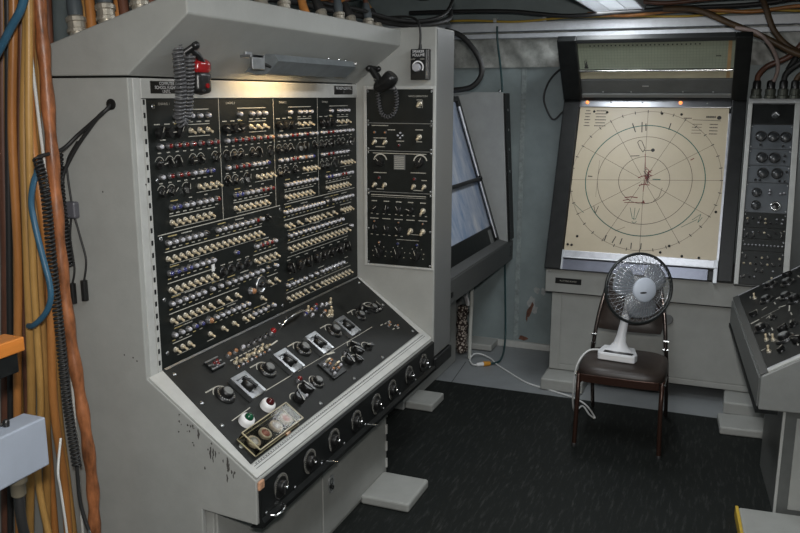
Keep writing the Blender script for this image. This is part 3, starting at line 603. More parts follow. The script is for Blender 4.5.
# ================================================================== second console: leaning map display
MC = thing('map_console', 'grey console with a leaning blue map screen behind the switch console', 'console', (-1.9, 5.1, 0))
MB().prism([(-2.45, .705), (-1.448, .70), (-1.448, .855), (-1.52, .87), (-1.535, .838), (-1.872, 1.889), (-2.45, 1.91)], 4.35, 5.75, axis='y').build('cabinet_body', mat('map_console_dark', (.08, .082, .08), .5), MC, bev=.004)
MB().prism([(-2.45, .695), (-1.450, .695), (-1.452, .86), (-1.518, 1.925), (-2.45, 1.925)], 5.75, 5.765, axis='y').build('cheek_panel', mat('cheek_paint', (.33, .34, .335), .5, var=.08, vscale=9), MC, bev=.003)
MB().prism([(-2.45, .695), (-1.456, .695), (-1.458, .86), (-1.524, 1.92), (-2.45, 1.92)], 5.765, 5.90, axis='y').build('cheek_body', GREYD, MC)
MB().box(-1.4495, -1.444, 4.35, 5.89, .70, .845).build('front_band', mat('band_paint', (.075, .078, .076), .5, var=.08), MC, bev=.003)
fc = Fr((-1.452, 0, .86), Y_, Vector((-.066, 0, 1.065)))
bs = MB().box(5.775, 5.895, .0, 1.06, .0, .012, 0, fc).build('terminal_strip', BLACKM, MC, bev=.003)
TB = MB().lathe([(.012, 0), (.012, .008), (.009, .012)], n=8, smooth=False).mesh('terminal', [BLACK])
for i in range(26): inst(TB, 'terminal', bs, fc, 5.782+.0*(i % 2), .04+i*.024, .004)
for v in (.94, .80, .66, .50): inst(SCB, 'screw', bs, fc, 5.83, v, .012, 0, 1.2)
MB().ball((-1.545, 5.77, 1.934), .011, 10, 8).build('bright_knob', CHROME, MC)
sl = Vector((-.337, 0, 1.051)).normalized()
fsn = Fr((-1.535, 0, .838), Y_, sl)     # screen plane
LN = 1.1037
MB().box(4.36, 5.70, .14, LN-.02, .0, .006, 0, fsn).build('screen', mat('map_film', (.12, .22, .40), .4, var=.5, vscale=5.5, col2=(.62, .63, .66), stretch=(1, 1.6, .6)), MC)
for u0, u1, v0, v1, h in ((5.695, 5.748, 0, LN, .03), (4.36, 5.70, 0, .14, .02), (4.36, 5.70, LN-.035, LN, .03)): MB().box(u0, u1, v0, v1, 0, h, 0, fsn).build('screen_frame', BLACKM, MC, bev=.003)
MB().tube([fsn.P(5.665, .05, .035), fsn.P(5.665, LN-.08, .035)], .011, 10).build('slide_rod', ALU, MC)
MB().tube([fsn.P(4.36, .49, .035), fsn.P(5.69, .49, .035)], .014, 10).build('cross_bar', BLACKM, MC)
MB().ball(fsn.P(5.665, .49, .035), .024, 12, 8).build('slide_block', BLACK, MC)
MB().box(5.56, 5.63, .02, .12, .02, .022, 0, fsn).build('frame_plate', GREYD, MC)
for i in range(4): MB().box(-1.4442, -1.4425, 5.80, 5.86, .735+.022*i, .745+.022*i).build('louvre', BLACKM, MC)
MB().box(-1.4442, -1.441, 4.42, 4.45, .74, .77).build('catch', BLACKM, MC)
MB().box(-2.4, -1.735, 4.40, 5.43, .004, .70).build('base', GREY, MC, bev=.004)
MB().box(-1.735, -1.557, 4.425, 4.65, .006, .055).build('foot', GREY, MC, bev=.01, seg=3)
MB().box(-2.3, -1.549, 5.735, 5.93, .006, .055).build('foot', GREY, MC, bev=.01, seg=3)
MB().box(-2.40, -1.80, 5.76, 5.90, .055, .70).build('leg_panel', GREYD, MC, bev=.004)
tag(MB().tube(smoothpath([(-1.655, 5.52, .006), (-1.652, 5.52, .25), (-1.648, 5.525, .45), (-1.652, 5.52, .70)], 4), .014, 10).build('pipe', mat('pipe_paint', (.55, .56, .52), .45, var=.15)), 'pale vertical pipe standing under the map console', 'pipe')
ro = MB(); rp = []
for j in range(15):
    for i in range(10):
        a = 2*math.pi*i/10; rr = .05*(1+.15*math.sin(3*a+j)+.1*math.sin(j*1.7)); rp.append((-1.745+rr*.8*math.cos(a), 5.62+rr*math.sin(a), .02+.35*j/14))
ro.add(rp, [(j*10+i, j*10+(i+1) % 10, (j+1)*10+(i+1) % 10, (j+1)*10+i) for j in range(14) for i in range(10)]+[tuple(range(9, -1, -1)), tuple(range(140, 150))], 0, True)
spk = mat('speckled_weave', (.04, .025, .02), .8)
tag(ro.build('bundle', spk), 'mottled brown and white bundle standing beside the pale pipe', 'bundle')
N = spk.node_tree.nodes; L = spk.node_tree.links; vo = N.new('ShaderNodeTexVoronoi'); vo.inputs['Scale'].default_value = 55; tc = N.new('ShaderNodeTexCoord'); L.new(tc.outputs['Object'], vo.inputs['Vector'])
rmp = N.new('ShaderNodeValToRGB'); rmp.color_ramp.elements[0].position = .35; rmp.color_ramp.elements[0].color = (.55, .48, .42, 1); rmp.color_ramp.elements[1].position = .5; rmp.color_ramp.elements[1].color = (.035, .02, .016, 1)
L.new(vo.outputs['Distance'], rmp.inputs['Fac']); L.new(rmp.outputs['Color'], N['Principled BSDF'].inputs['Base Color'])
wc = MB(); vs_ = []
for j in range(13):
    for i in range(9):
        u = i/8; v = j/12; vs_.append((-1.70+.02*math.sin(5*u+3*v)-.018*math.sin(math.pi*v), 5.585+.07*u+.012*math.sin(7*v), .385+.15*v))
wc.add(vs_, [(j*9+i, j*9+i+1, (j+1)*9+i+1, (j+1)*9+i) for j in range(12) for i in range(8)], 0, True)
o = wc.build('rag', mat('white_cloth', (.80, .80, .80), .8, bump=.3, bscale=30)); sd = o.modifiers.new('thick', 'SOLIDIFY'); sd.thickness = .012
tag(o, 'white rag draped on the mottled bundle under the map console', 'rag')

# ================================================================== plotting board unit
PB = thing('plotting_board', 'plotting board with a round polar chart on a grey cabinet, sloping display box above', 'plotting board', (-.45, 5.55, 0))
MB().box(-1.02, .60, 5.29, 5.90, .085, .625).build('cabinet_body', GREY, PB, bev=.004)
fcb = Fr((0, 5.29, 0), X_, Z_)
st = MB()
for a, b, c, d in ((-1.02, -.955, .09, .618), (-.955, .60, .09, .125)): st.box(a, b, c, d, 0, .008, 0, fcb)
st.build('cabinet_frame', GREY, PB, bev=.003)
MB().box(-.95, .60, .13, .612, 0, .004, 0, fcb).build('cabinet_door', GREY, PB, bev=.002)
MB().lathe([(.012, 0), (.012, .015), (.030, .02), (.033, .03), (.028, .036)], fcb.P(-.275, .515, .004), -Y_, 20).build('door_knob', mat('knob_grey', (.16, .165, .165), .4), PB)
MB().box(-1.02, .60, 5.27, 5.9, .622, .632).build('dark_seam', BLACKM, PB)
BN = MB().box(-1.06, .60, 5.245, 5.90, .632, .782).build('ledge_band', GREY, PB, bev=.004)
fbn = Fr((0, 5.245, 0), X_, Z_)
pl = MB().box(-.995, -.825, .692, .73, 0, .003, 0, fbn).build('nameplate', BLACK, BN, bev=.001)
text('PLOTTING BOARD', .013, fbn, -.91, .711, .0035, pl, MATS['white_print'])
inst(SC, 'screw', BN, fbn, -1.03, .77)
for a, b in ((-1.035, -.76), (.09, .34)): MB().box(a, b, 5.08, 5.45, .002, .083).build('foot', GREY, PB, bev=.012, seg=3)
bv = Vector((0, .37, .89)).normalized()
fp = Fr((0, 5.27, .93), X_, bv)          # board plane: u = x, v up the board
MB().box(-1.06, .08, -.145, 1.03, -.14, -.012, 0, fp).build('board_box', BLACKM, PB, bev=.004)
for a, b in ((-1.06, -.955), (-.004, .080)): MB().box(a, b, -.15, 1.035, -.012, .03, 0, fp).build('side_rail', BLACKM, PB, bev=.005)
SHEET = mat('chart_paper', (.50, .43, .31), .42, var=.05, vscale=5)
sh = MB().box(-.950, -.018, -.018, .97, -.012, .0, 0, fp).build('chart_sheet', SHEET, PB)
MB().box(-.018, -.004, -.05, .93, -.012, .012, 0, fp).build('edge_strip', ALU, PB, bev=.001)
tp = MB().box(-.955, -.006, .97, 1.032, -.012, .01, 0, fp).build('top_strip', mat('dark_steel', (.30, .31, .33), .3, 1., var=.1), PB, bev=.002)
for x in (-.905, -.312): MB().lathe([(.011, 0), (.011, .006), (.004, .012)], fp.P(x, 1.0, .01), fp.n, 12).build('pilot_lamp_or_reflection', mat('orange_reflection', (1, .25, .06), .3, emit=(1, .28, .08), es=1.6), tp)  # orange lamp reflections in the steel strip, built as glowing studs
for x in (-.75, -.55, -.15): inst(SC, 'screw', tp, fp, x, 1.0, .01)
ty = MB(); ty.box(-.948, -.005, -.075, -.02, -.012, .018, 0, fp); ty.box(-.948, -.005, -.075, -.066, .018, .034, 0, fp); ty.build('pencil_tray', ALU, PB, bev=.003)
MB().box(-.948, -.06, -.148, -.078, -.012, .014, 0, fp).build('lower_plate', mat('slate_metal', (.16, .17, .21), .35, .7, var=.15), PB, bev=.002)
MB().box(-.03, -.006, -.165, -.02, .005, .03, 0, fp).build('tray_end', mat('tray_end_white', (.50, .52, .55), .4, .4), PB, bev=.002)
MB().box(-.956, -.944, -.15, -.02, .0, .028, 0, fp).build('tray_end', MATS['tray_end_white'], PB, bev=.002)
INKG = mat('green_ink', (.03, .11, .085), .6); INKD = mat('brown_ink', (.085, .065, .05), .6); INKL = mat('faint_ink', (.17, .14, .11), .6); INKB = mat('black_ink', (.02, .018, .018), .6); INKR = mat('red_ink', (.16, .03, .025), .6)
cx, cz = -.492, .477; W1 = .0009
ink = MB()
ink.arc(fp, cx, cz, .370, 0, 6.2832, .0058, W1, 0, 96)
for r in (.158, .293): ink.arc(fp, cx, cz, r, 0, 6.2832, .0032, W1, 1, 72)
ink.arc(fp, cx, cz, .466, 0, 6.2832, .0028, W1, 2, 90)
for i in range(12):
    a = math.radians(i*30+2); r0 = .0 if i % 3 == 0 else .02; ink.line(fp, cx+r0*math.cos(a), cz+r0*math.sin(a), cx+.466*math.cos(a), cz+.466*math.sin(a), .0022, W1+.0001, 1 if i % 3 else 1)
for i in range(36): a = math.radians(i*10+2); ink.line(fp, cx+.455*math.cos(a), cz+.455*math.sin(a), cx+.475*math.cos(a), cz+.475*math.sin(a), .005, W1, 3)
for a, b, c, d in ((-.60, .86, -.575, .80), (-.515, .86, -.51, .81), (-.54, .87, -.535, .80), (-.36, .865, -.37, .82), (-.63, .095, -.65, .05), (-.59, .085, -.60, .045), (-.53, .06, -.53, .02), (-.47, .06, -.47, .02), (-.69, .10, -.70, .06)): ink.line(fp, a, b, c, d, .006, W1, 3)
# plotted tracks
def poly(pts, wd, m):
    for i in range(len(pts)-1): ink.line(fp, *pts[i], *pts[i+1], wd, W1+.0002, m)
poly([(-.545, .745), (-.555, .73), (-.535, .69), (-.515, .665), (-.505, .69), (-.53, .74), (-.545, .745)], .004, 3); poly([(-.51, .675), (-.46, .68)], .004, 3); ink.arc(fp, -.455, .68, .006, 0, 6.3, .012, W1+.0002, 3, 10)
poly([(-.59, .636), (-.535, .64)], .005, 3); poly([(-.50, .655), (-.495, .60), (-.49, .55), (-.485, .50), (-.487, .45), (-.49, .40)], .004, 4)
for i in range(22): a = random.random()*6.28; ink.line(fp, cx+.02+random.gauss(0, .012), cz+.03+random.gauss(0, .03), cx+.02+random.gauss(0, .016), cz+.03+random.gauss(0, .034), .004, W1+.0003, 4 if i % 3 else 3)
poly([(-.53, .49), (-.50, .505), (-.46, .50)], .006, 4); poly([(-.52, .44), (-.49, .45), (-.455, .445)], .006, 4)
poly([(-.60, .355), (-.56, .362), (-.52, .358)], .006, 4); poly([(-.61, .335), (-.57, .345)], .005, 4); poly([(-.60, .322), (-.49, .328)], .004, 4); ink.add([fp.P(-.495, .323, W1), fp.P(-.47, .323, W1), fp.P(-.483, .345, W1)], [(0, 1, 2)], 4)
poly([(-.47, .322), (-.43, .33), (-.39, .37), (-.375, .43)], .003, 1); poly([(-.56, .29), (-.54, .22), (-.52, .215), (-.50, .29)], .003, 0); poly([(-.53, .29), (-.53, .21)], .003, 0); ink.arc(fp, -.527, .205, .014, 3.4, 6.2, .003, W1, 0, 10)
poly([(-.79, .29), (-.775, .24), (-.76, .29)], .004, 1); poly([(-.785, .35), (-.785, .60)], .0018, 2)
poly([(-.18, .23), (-.13, .27), (-.145, .215), (-.12, .25)], .003, 0); poly([(-.24, .18), (-.15, .235)], .003, 0)
poly([(-.22, .62), (-.20, .633)], .006, 4); poly([(-.85, .49), (-.82, .488)], .006, 3); poly([(-.44, .485), (-.39, .485)], .005, 0)
poly([(-.64, .13), (-.58, .16)], .0022, 1); poly([(-.92, .30), (-.85, .24)], .003, 0)
for k, (x0, n) in enumerate(((-.925, 3), (-.85, 6))):
    for i in range(6): bars(ink, fp, x0+.03+.012*k, .945-.021*i, .03+.035*k+.01*(i % 2), .006, W1, 3)
for i in range(4): bars(ink, fp, -.10, .86-.021*i, .05, .006, W1, 3); bars(ink, fp, -.20, .86-.02*i, .06, .004, W1, 1)
ink.arc(fp, -.072, .905, .007, 0, 6.3, .013, W1, 3, 10); bars(ink, fp, -.12, .91, .06, .012, W1, 3); bars(ink, fp, -.26, .90, .05, .007, W1, 1); ink.line(fp, -.23, .89, -.06, .885, .003, W1, 3)
ink.build('chart_drawing', [INKG, INKD, INKL, INKB, INKR], sh)
pin = MB().lathe([(.0085, 0), (.008, .004), (.0001, .006)], n=10, cap1=False).mesh('pin_hole', [DOTB])
for u, v in ((-.855, .94), (-.77, .935), (-.42, .93), (-.30, .925), (-.875, .08), (-.905, .02), (-.93, .022), (-.35, .01), (-.22, -.005), (-.12, -.008), (-.045, .29), (-.30, .055)): inst(pin, 'board_pin', sh, fp, u, v, .0003)
# sloping box above the board
hdv = Vector((0, -.32, .36)).normalized()
fq = Fr((0, 5.62, 1.905), X_, hdv)
MB().prism([(5.650, 1.90), (5.332, 2.258), (5.90, 2.258), (5.90, 1.90)], -1.055, .078, Fr((0, 0, 0), Y_, Z_)).build('display_box', BLACKM, PB, bev=.004)
for a, b in ((-1.057, -.937), (-.012, .08)): MB().box(a, b, -.01, .475, -.015, .035, 0, fq).build('box_side', BLACKM, PB, bev=.006)
MB().box(-.937, -.012, .445, .475, -.015, .03, 0, fq).build('box_top_rail', mat('rail_black', (.03, .032, .032), .6, spec=.3), PB, bev=.004)
MB().box(-1.06, -.94, 1.036, 1.052, -.10, .035, 0, fp).build('corner_bracket', ALU, PB, bev=.002)
GR = mat('green_film', (.30, .33, .25), .4, var=.1, vscale=5, spec=.5)
ch = MB().box(-.937, -.012, .215, .43, -.015, -.004, 0, fq).build('strip_chart', GR, PB)
gl_ = MB()
for i in range(47): gl_.line(fq, -.92+.0187*i, .222, -.92+.0187*i, .42, .0012, -.0034)
for i in range(8): gl_.line(fq, -.93, .235+.022*i, -.03, .235+.022*i, .0012, -.0034)
gl_.build('chart_grid', mat('grid_ink', (.20, .23, .18), .6), ch)
dk_ = MB()
for i in range(26): dk_.line(fq, -.86+.026*i, .396, -.86+.026*i, .406, .008, -.003)
for i in range(8): dk_.line(fq, -.905+.003*i, .222, -.905+.003*i, .235+.01*((i*5) % 7), .004, -.003)
bars(dk_, fq, -.10, .31, .03, .008, -.003); dk_.build('chart_figures', INKB, ch)
for v, r in ((.436, .006), (.208, .008)): MB().cyl(fq.P(-.935, v, .006), fq.P(-.014, v, .006), r, n=10).build('chart_bar', CHROME, PB)
MB().box(-.937, -.012, .135, .20, -.015, -.006, 0, fq).build('lower_scale', mat('scale_paper', (.50, .46, .33), .45, var=.15, vscale=8), PB)
MB().box(-.05, -.03, .14, .42, -.004, -.0025, 0, fq).build('scale_tape', mat('stained_tape', (.42, .27, .13), .6, var=.3), PB)
MB().box(-.937, -.012, .02, .13, -.015, .002, 0, fq).build('box_apron', mat('apron_grey', (.10, .105, .105), .42, var=.15), PB, bev=.002)
MB().box(-.937, -.012, -.012, .018, -.015, .012, 0, fq).build('box_bottom_rail', GREYD, PB, bev=.003)
MB().box(-.55, -.51, .075, .083, .002, .004, 0, fq).build('small_plate', ALU, PB)
for x in (-.8, -.62, -.3, -.12): inst(SC, 'screw', PB, fq, x, .03, .003)
MB().box(-1.055, .078, 5.72, 5.90, .782, 1.90).build('rear_body', BLACKM, PB)

# ================================================================== equipment rack right of the board
RK = thing('equipment_rack', 'narrow leaning rack of meters and switches right of the plotting board', 'rack', (.235, 5.55, .782))
fk = Fr((0, 5.262, .93), X_, bv)
MB().box(.092, .385, -.155, 1.02, -.25, -.004, 0, fk).build('rack_body', GREYD, RK, bev=.003)
for a, b in ((.090, .116), (.355, .388)): MB().box(a, b, -.155, 1.02, -.004, .02, 0, fk).build('rack_rail', GREYL, RK, bev=.003)
MB().box(.090, .388, 1.0, 1.03, -.004, .022, 0, fk).build('rack_rail', mat('rack_top_paint', (.55, .57, .58), .4), RK, bev=.003)
MG = mat('meter_panel', (.085, .095, .105), .42, var=.15)
pls = [MB().box(.117, .354, a, b, -.004, .006, 0, fk).build('rack_panel', m, RK, bev=.002) for a, b, m in ((.865, .997, BLACKM), (.705, .862, MG), (.60, .702, MG), (.49, .597, MG), (.30, .487, MG), (.205, .297, PANEL), (.135, .202, PANEL), (.06, .132, PANEL), (-.15, .057, PANEL))]
mm = MB(); mm.lathe([(.033, 0), (.033, .012), (.028, .016), (.025, .011)], n=24, m=0, cap1=False); mm.lathe([(.025, .011), (.016, .016), (.0001, .018)], n=20, m=1, cap0=False, cap1=False)
MET = mm.mesh('meter', [BLACK, mat('meter_glass', (.03, .033, .036), .35, coat=.2)])
for p, u, v in ((1, .178, .785), (1, .247, .783), (1, .317, .781), (2, .192, .648), (2, .262, .647), (3, .204, .548), (3, .283, .548)): inst(MET, 'meter', pls[p], fk, u, v, .006)
for p, u, v in ((4, .178, .425), (4, .178, .345)): inst(MET, 'meter', pls[p], fk, u, v, .006, 0, .85)
rb = MB(); rb.lathe([(.031, 0), (.031, .006), (.021, .012), (.019, .004)], n=24, m=0, cap1=False); rb.lathe([(.019, .004), (.0001, .008)], n=16, m=1, cap0=False, cap1=False)
inst(rb.mesh('ring_lamp', [CHROME, BLACK]), 'ring_lamp', pls[4], fk, .288, .343, .006)
blk = MB(); blk.lathe([(.022, 0), (.022, .004), (.014, .012), (.012, .02)], n=16); blk.tube([(-.02, -.01, .016), (.0, .012, .02), (.022, -.008, .016)], .006, 6)
inst(blk.mesh('emblem_knob', [mat('dull_chrome', (.45, .46, .47), .35, .9)]), 'emblem_knob', pls[0], fk, .25, .925, .006)
for p, u, v in ((1, .178, .73), (1, .305, .725), (2, .318, .662), (2, .316, .625), (3, .165, .505), (3, .19, .505), (3, .30, .50), (3, .33, .50), (3, .335, .56), (4, .25, .44), (4, .25, .42), (4, .31, .42), (4, .33, .425)): inst(LD if p < 4 else LW, 'indicator_lamp', pls[p], fk, u, v, .006, 0, .8)
for p, v in ((5, .26), (5, .235), (6, .175), (6, .155), (8, .02), (8, -.02), (8, -.06), (8, -.1)):
    for i in range(7):
        if random.random() < .75: inst(random.choice((LW, LD, TOG, PT, KN)), 'rack_switch', pls[p], fk, .14+.032*i+random.uniform(-.004, .004), v, .006, random.uniform(-1, 1), .65)
for i in range(11): inst(LW, 'indicator_lamp', pls[7], fk, .135+.0205*i, .095, .006, 0, .6)
for p, v in ((1, .85), (1, .72), (2, .69), (3, .585), (4, .475), (4, .312), (5, .285), (6, .19), (7, .12), (8, .045), (8, -.1)):
    for u in (.124, .347): inst(SC, 'screw', pls[p], fk, u, v, .006, 0, .9)
tag(MB().box(.392, 1.2, 5.50, 5.90, .782, 1.90).build('grey_cabinet', mat('cab_paint', (.17, .185, .185), .5, var=.1), bev=.005), 'plain grey cabinet at the right edge beside the leaning rack', 'cabinet')
tag(MB().box(.605, 1.2, 5.30, 5.90, .004, .78).build('grey_cabinet', MATS['cab_paint'], bev=.005), 'low grey cabinet on the floor behind the sloping desk console', 'cabinet')

# ================================================================== right sloping console
RC = thing('desk_console', 'grey sloping desk console with a black control panel at the right edge', 'console', (.257, 4.41, 0), None, math.radians(4.5))
RG = mat('rc_dimmed_paint', (.24, .245, .235), .45, var=.1, vscale=9)  # grey darkened to stand in for the weaker light on this console
MB().prism([(-.10, .545), (-.10, .70), (.30, .952), (.55, .952), (.55, .545)], -.665, .80, axis='y').build('desk_body', RG, RC, bev=.006)
MB().box(-.108, -.10, -.655, .79, .555, .69).build('apron', mat('apron_paint', (.13, .135, .13), .45, var=.2, vscale=25), RC, bev=.003)
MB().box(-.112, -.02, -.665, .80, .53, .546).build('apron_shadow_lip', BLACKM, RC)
fr = Fr((-.10, 0, .70), -Y_, Vector((.40, 0, .252)))     # slope seen from its front: u towards the viewer, v up
RP = MB().box(-.79, .615, .035, .465, .0, .004, 0, fr).build('control_panel', DESKP, RC)
for a, b, c, d, m in ((-.80, .66, .0, .034, mat('edge_dark', (.06, .062, .06), .5)), (-.80, -.791, .034, .468, ALU), (.616, .63, .034, .468, ALU), (.63, .66, .034, .468, GREYL)): MB().box(a, b, c, d, 0, .007, 0, fr).build('panel_edge', m, RC, bev=.001)
def rk(me, name, y, t, rot=0, sc=1): return inst(me, name, RP, fr, -y, t, .004, rot, sc)
for y, t in ((.561, .113), (-.246, .081), (-.291, .109), (-.42, .07), (.3, .35)): rk(TOGU, 'toggle_switch', y, t, .5, 1.15)
for y, t, s in ((-.351, .159, 1.6), (.547, .305, 1.5), (.411, .165, 1.4), (.04, .154, 1.4), (-.207, .22, 1.7), (.168, .29, 1.5), (-.213, .169, 1.4), (.66, .22, 1.5), (.30, .26, 1.4), (-.10, .30, 1.5), (-.45, .20, 1.6), (-.48, .12, 1.3), (.70, .33, 1.4), (.25, .07, 1.4), (-.05, .08, 1.4)): rk(random.choice((KN, PT, KS, SKN)), 'rotary_knob', y, t, random.uniform(-2, 2), s*.9)
prr = MB()
for y0, t0, y1, t1, wd in ((.13, .04, .14, .088, .016), (.15, .10, .165, .205, .004), (.19, .20, .172, .235, .012), (.05, .235, .20, .262, .007), (.366, .21, .366, .24, .016), (.28, .12, .30, .15, .008), (.10, .12, .13, .15, .006), (-.35, .04, -.35, .06, .006)): prr.line(fr, -y0, t0, -y1, t1, wd, .0048)
for i in range(26): bars(prr, fr, random.uniform(-.7, .55), random.uniform(.05, .45), .05, .006, .0048)
prr.build('printed_legend', PRINT, RP)['kind'] = 'stuff'
MB().box(.02, .55, -.60, -.02, .004, .545).build('base', mat('rc_base_paint', (.12, .125, .12), .42, var=.15, vscale=10), RC, bev=.006)
MB().box(.012, .024, -.604, -.588, .01, .54).build('base_edge_highlight', GREYL, RC, bev=.002)  # pale strip puts in the highlight along the near base edge
MB().box(.07, .54, -.605, -.60, .06, .50).build('base_side_panel', GREY, RC, bev=.003)
MB().box(.52, .95, -.665, .80, .004, 2.0).build('upper_cabinet', RG, RC, bev=.005)
MB().box(-.155, .3, .335, .56, .006, .055).build('foot', GREY, RC, bev=.012, seg=3)
ft = MB().box(-.14, .5, -.90, -.632, .006, .055).build('foot', GREY, RC, bev=.012, seg=3)
MB().box(-.152, -.138, -.90, -.628, .006, .058).build('yellow_edge', mat('yellow_paint', (.60, .40, .05), .5, var=.2), ft, bev=.003)

# ================================================================== chair
CH = thing('chair', 'brown padded metal chair with the desk fan standing on its seat', 'chair', (-.445, 4.46, 0))
BRN = mat('brown_metal', (.055, .026, .018), .28, .5, coat=.3)
VIN = mat('brown_vinyl', (.030, .021, .017), .42, var=.15, vscale=20, bump=.08, bscale=160)
def seatmesh():
    mb = MB(); n = 40
    def ring(sc, z, inset=0):
        out = []
        for i in range(n):
            a = 2*math.pi*i/n; c, s_ = math.cos(a), math.sin(a); q = lambda x, e: math.copysign(abs(x)**e, x)
            wdt = .232-.02*max(0, s_)
            out.append((-.445+wdt*sc*q(c, .42), 4.46+.235*sc*q(s_, .42), z))
        return out
    vs_ = []
    prof_ = [(.90, .412), (.985, .416), (1.0, .430), (1.0, .448), (.97, .464), (.85, .474), (.5, .477)]
    for s_, z in prof_: vs_ += ring(s_, z)
    k = len(prof_)
    mb.add(vs_, [(j*n+i, j*n+(i+1) % n, (j+1)*n+(i+1) % n, (j+1)*n+i) for j in range(k-1) for i in range(n)], 0, True)
    mb.add(vs_[:n], [tuple(range(n-1, -1, -1))]); mb.add(vs_[-n:], [tuple(range(n))], 0, True); return mb
seatmesh().build('seat', VIN, CH)
ap = [(-.445+.205*math.sin(math.radians(-90+180*k/12)), 4.236-.016*math.cos(math.radians(-90+180*k/12))) for k in range(13)]
MB().prism(ap+[(x, y+.006) for x, y in reversed(ap)], .396, .440).build('front_apron', BRN, CH, bev=.002)
for x, xt, s in ((-.668, -.663, -1), (-.220, -.228, 1)):
    MB().tube([(x, 4.262, .008), (xt, 4.27, .28), (xt, 4.285, .415), (xt+.002*s, 4.32, .425)], .0125, 10).build('leg', BRN, CH)
    MB().lathe([(.015, 0), (.015, .018), (.012, .022)], (x, 4.262, .006), Z_, 10).build('leg_tip', RUBBER, CH)
    MB().ball((xt+s*.014, 4.272, .417), .007, 8, 6).build('pivot_stud', CHROME, CH)
for s in (-1, 1):
    x0 = -.447+s*.205
    MB().tube(smoothpath([(x0+s*.012, 4.90, .010), (x0+s*.010, 4.80, .25), (x0+s*.004, 4.71, .42), (x0-s*.004, 4.69, .50), (x0-s*.022, 4.72, .66), (x0-s*.058, 4.765, .84)], 4), .0118, 10).build('back_upright', mat('brown_chrome', (.16, .13, .12), .2, .9), CH)
    for z in (.485, .535): MB().cyl((x0+s*.012, 4.687, z), (x0-s*.018, 4.687, z), .008, n=8).build('rivet', CHROME, CH)
    MB().tube([(x0+s*.008, 4.78, .30), (-.447+s*.218, 4.29, .36)], .007, 8).build('side_brace', BRN, CH)
def backpad():
    mb = MB(); nu, nv = 12, 10; F = []; B = []
    for j in range(nv+1):
        v = j/nv; z = .572+.28*v; hw = .186-.032*v
        if v > .85: hw -= .03*((v-.85)/.15)**2
        if v < .1: hw -= .012*((.1-v)/.1)**2
        for i in range(nu+1):
            u = i/nu*2-1; yb = 4.685+.115*v+.018*(u*u) - .0
            e = max(abs(u), abs(v*2-1)); pf = .016*(1-e**6)
            F.append((-.452+hw*u, yb-.008-pf, z)); B.append((-.452+hw*u, yb+.008+.5*pf, z))
    W = nu+1; q = [(j*W+i, j*W+i+1, (j+1)*W+i+1, (j+1)*W+i) for j in range(nv) for i in range(nu)]
    mb.add(F, q, 0, True); mb.add(B, [tuple(reversed(f)) for f in q], 0, True)
    bd_ = [i for i in range(W)]+[j*W+nu for j in range(1, nv+1)]+[nv*W+i for i in range(nu-1, -1, -1)]+[j*W for j in range(nv-1, 0, -1)]
    m_ = len(bd_); rv = [F[i] for i in bd_]+[B[i] for i in bd_]; mb.add(rv, [(i, m_+i, m_+(i+1) % m_, (i+1) % m_) for i in range(m_)], 0, True); return mb
backpad().build('backrest', VIN, CH)

# ================================================================== desk fan on the chair
FN = thing('desk_fan', 'white desk fan with a chrome wire guard standing on the brown chair', 'fan', (-.50, 4.45, .477))
FW = mat('fan_white', (.74, .75, .77), .35)
bb = MB(); bb.prism([(-.583, 4.395), (-.385, 4.375), (-.375, 4.42), (-.40, 4.54), (-.57, 4.55), (-.59, 4.44)], .478, .522); fbo = bb.build('base', FW, FN, bev=.008, seg=3)
ffb = Fr((-.484, 4.385, .495), Vector((.198, -.02, 0)), Z_)
MB().box(-.085, .09, -.010, .018, 0, .0035, 0, ffb).build('control_strip', WHITEP, fbo)
tpb = MB(); tpb.prism([(-.555, 4.405), (-.40, 4.388), (-.395, 4.42), (-.55, 4.44)], .5221, .524); tpb.build('switch_plate', BLACK, fbo)
nk = MB(); pts_ = []
for z, rx, ry, ox, oy in ((.512, .088, .062, -.484, 4.473), (.520, .075, .052, -.484, 4.476), (.535, .052, .040, -.482, 4.483), (.56, .034, .030, -.479, 4.493), (.60, .026, .024, -.474, 4.503), (.66, .023, .022, -.466, 4.515), (.72, .022, .021, -.458, 4.523)): pts_.append((z, rx, ry, ox, oy))
n = 20; vs_ = [(ox+rx*math.cos(2*math.pi*i/n), oy+ry*math.sin(2*math.pi*i/n), z) for z, rx, ry, ox, oy in pts_ for i in range(n)]
nk.add(vs_, [(j*n+i, j*n+(i+1) % n, (j+1)*n+(i+1) % n, (j+1)*n+i) for j in range(6) for i in range(n)]+[tuple(range(6*n, 7*n))], 0, True); nk.build('neck', FW, FN)
fdir = Vector((.52, -.86, .12)).normalized(); fc_ = Vector((-.392, 4.45, .884))
fu = Vector((0, 0, 1)).cross(fdir).normalized(); fv_ = fdir.cross(fu)
ff = Fr(fc_, fu, fv_)    # fan frame: n points out of the front
RF = .188
g = MB(); prof_f = [(.064, .068), (.10, .066), (.14, .055), (.172, .032), (RF, 0)]
for i in range(48):
    a = 2*math.pi*i/48; g.tube([ff.P(r*math.cos(a), r*math.sin(a), h) for r, h in prof_f], .0015, 4, 0, False)
for r, h in ((.10, .066), (.145, .053)): g.tube([ff.P(r*math.cos(t), r*math.sin(t), h) for t in [2*math.pi*i/40 for i in range(40)]], .0013, 4, 0, False, True)
g.build('front_guard', mat('guard_wire', (.74, .76, .80), .22, .75), FN)
gb = MB(); prof_b = [(.05, -.085), (.10, -.08), (.15, -.055), (.175, -.025), (RF, -.004)]
for i in range(32):
    a = 2*math.pi*i/32; gb.tube([ff.P(r*math.cos(a), r*math.sin(a), h) for r, h in prof_b], .0008, 4, 0, False)
for r, h in ((.10, -.08), (.15, -.055)): gb.tube([ff.P(r*math.cos(t), r*math.sin(t), h) for t in [2*math.pi*i/40 for i in range(40)]], .0013, 4, 0, False, True)
